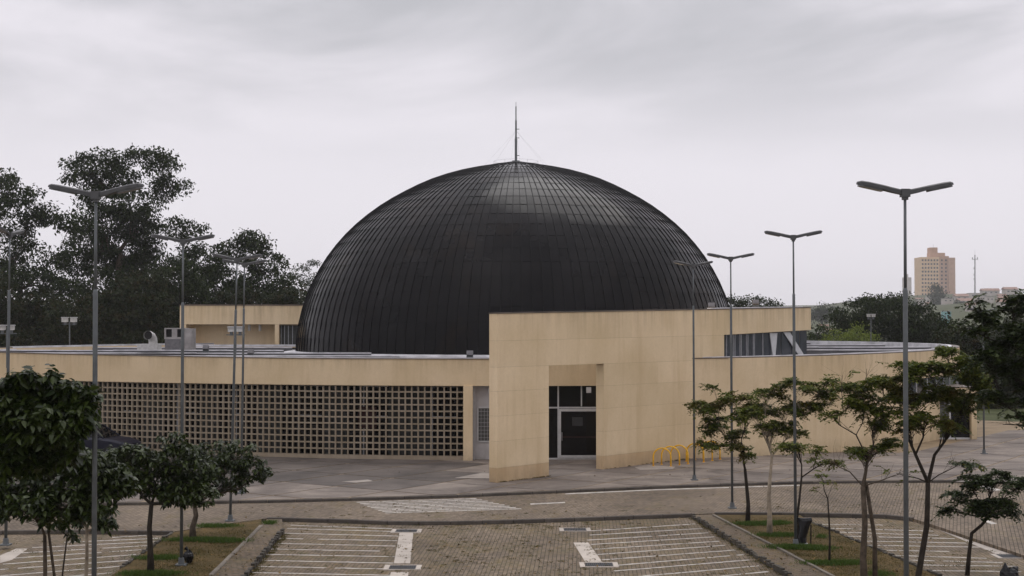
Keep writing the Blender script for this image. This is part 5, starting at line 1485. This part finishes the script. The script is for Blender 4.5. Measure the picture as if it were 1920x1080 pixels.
def house(px, py, w_, h_, D, roof, label, wallm='house'):
    D *= 1.45
    s = D / F; c = PD(px, py, D); W, Hh, Dp = w_ * s, h_ * s, w_ * s * .8
    t = thing('hill_house', label, 'house', (c.x, D, c.z), 'houses on the hazy hill')
    q = MB(); q.box((c.x, D + Dp / 2, c.z + Hh / 2 - 3), (W, Dp, Hh + 6)); q.build('wall', M[wallm], t)
    if roof:
        q = MB(); z = c.z + Hh; e = W * .06; r_ = W * .2
        vs = [(c.x - W / 2 - e, D - e, z), (c.x + W / 2 + e, D - e, z), (c.x + W / 2 + e, D + Dp + e, z), (c.x - W / 2 - e, D + Dp + e, z), (c.x - W / 2 - e, D + Dp / 2, z + r_), (c.x + W / 2 + e, D + Dp / 2, z + r_)]
        q.add(vs, [(0, 1, 5, 4), (2, 3, 4, 5), (0, 4, 3), (1, 2, 5), (3, 2, 1, 0)]); q.build('roof', M['roof_tile'], t)
    else:
        q = MB(); q.box((c.x, D + Dp / 2, c.z + Hh + .1), (W * 1.03, Dp * 1.03, .3)); q.build('roof', M['unit'], t)
    for k in (-.25, .22):
        q = MB(); q.box((c.x + k * W, D - .02, c.z + Hh * .5), (W * .16, .1, Hh * .3)); q.build('window', M['glass_blue'], t)
hs = [(1536, 634, 15, 10, 420, 0, 'small white flat roofed house just right of the upper block'), (1553, 628, 14, 9, 440, 1, 'small house with a reddish roof left of the dark trees'), (1546, 618, 18, 6, 520, 1, 'low reddish roofed house on the slope above the white one'),
      (1776, 606, 15, 22, 500, 0, 'teal painted house below the beige tower', ), (1740, 580, 16, 10, 760, 1, 'red roofed house at the left foot of the beige tower'), (1762, 596, 20, 10, 640, 0, 'grey flat roofed house below the tower trees'),
      (1806, 600, 24, 9, 600, 1, 'wide red roofed house below the radio mast'), (1812, 572, 26, 8, 820, 1, 'pale house with clay roof left of the radio mast'), (1795, 618, 22, 10, 520, 1, 'reddish house lowest on the slope behind the lawn trees'), (1842, 585, 20, 9, 700, 1, 'clay roofed house right of the radio mast'),
      (1748, 612, 16, 9, 560, 0, 'whitish house beside the dark tree top'), (1725, 568, 14, 7, 900, 1, 'tiny house left of the beige tower'), (1860, 575, 18, 9, 800, 0, 'pale flat house at the right on the ridge'), (1885, 580, 20, 9, 760, 1, 'house with clay roof near the right edge of the ridge')]
rh = random.Random(5)
for _ in range(18):
    px_ = rh.uniform(1716, 1900); D_ = rh.uniform(560, 950); x_ = (px_ - 960) / F * D_ * 1.45
    py_h = 608 - F * (terrain_h(x_, D_ * 1.45) + 1.0 - CH) / (D_ * 1.45)
    rd = rh.random() < .6
    house(px_, py_h, rh.uniform(13, 24), rh.uniform(6, 9), D_, rd, 'small hazy house with a dull red roof among many on the slope' if rd else 'small hazy flat roofed house among many on the slope')
for h in hs: house(*h[:7], wallm='teal' if 'teal' in h[6] else 'house')
for lb, px, D, bl in (('conical hazy tree in front of the beige tower', 1755, 700, [(1755, 548, 12, 13), (1755, 564, 22, 16), (1752, 580, 26, 12)]), ('hazy round tree right of the beige tower', 1792, 720, [(1785, 570, 22, 12), (1808, 574, 16, 10)]),
                      ('hazy tree on the horizon at the corner of the upper block', 1542, 480, [(1543, 582, 18, 8), (1535, 592, 16, 8), (1552, 594, 14, 8)]), ('hazy tree left of the beige tower foot', 1728, 720, [(1722, 572, 14, 8), (1735, 578, 12, 8)]), ('hazy tree low on the slope', 1770, 560, [(1760, 620, 20, 10), (1790, 630, 22, 9)])):
    D *= 1.45; x = (px - 960) / F * D
    tree('hill_tree', lb, 'tree', (x, D, max(0, terrain_h(x, D))), D, bl, 'euc', 'leaf_euc', 'bark_dark', .4, (px, bl[-1][1]), 2.2, 1.9, 'trees on the hazy hill')

# ------------------------------------------------------------------ haze
hz = MB(); hz.box((0, 1140, 33), (2390, 2390, 70))
hm = bpy.data.materials.new('haze'); hm.use_nodes = True; hm.node_tree.nodes.clear()
ho = hm.node_tree.nodes.new('ShaderNodeOutputMaterial'); hv = hm.node_tree.nodes.new('ShaderNodeVolumePrincipled')
hv.inputs['Color'].default_value = (.93, .93, .97, 1); hv.inputs['Density'].default_value = .00018; hv.inputs['Anisotropy'].default_value = 0.5
hm.node_tree.links.new(hv.outputs[0], ho.inputs['Volume'])
tag(hz.build('haze', hm), kind='stuff')
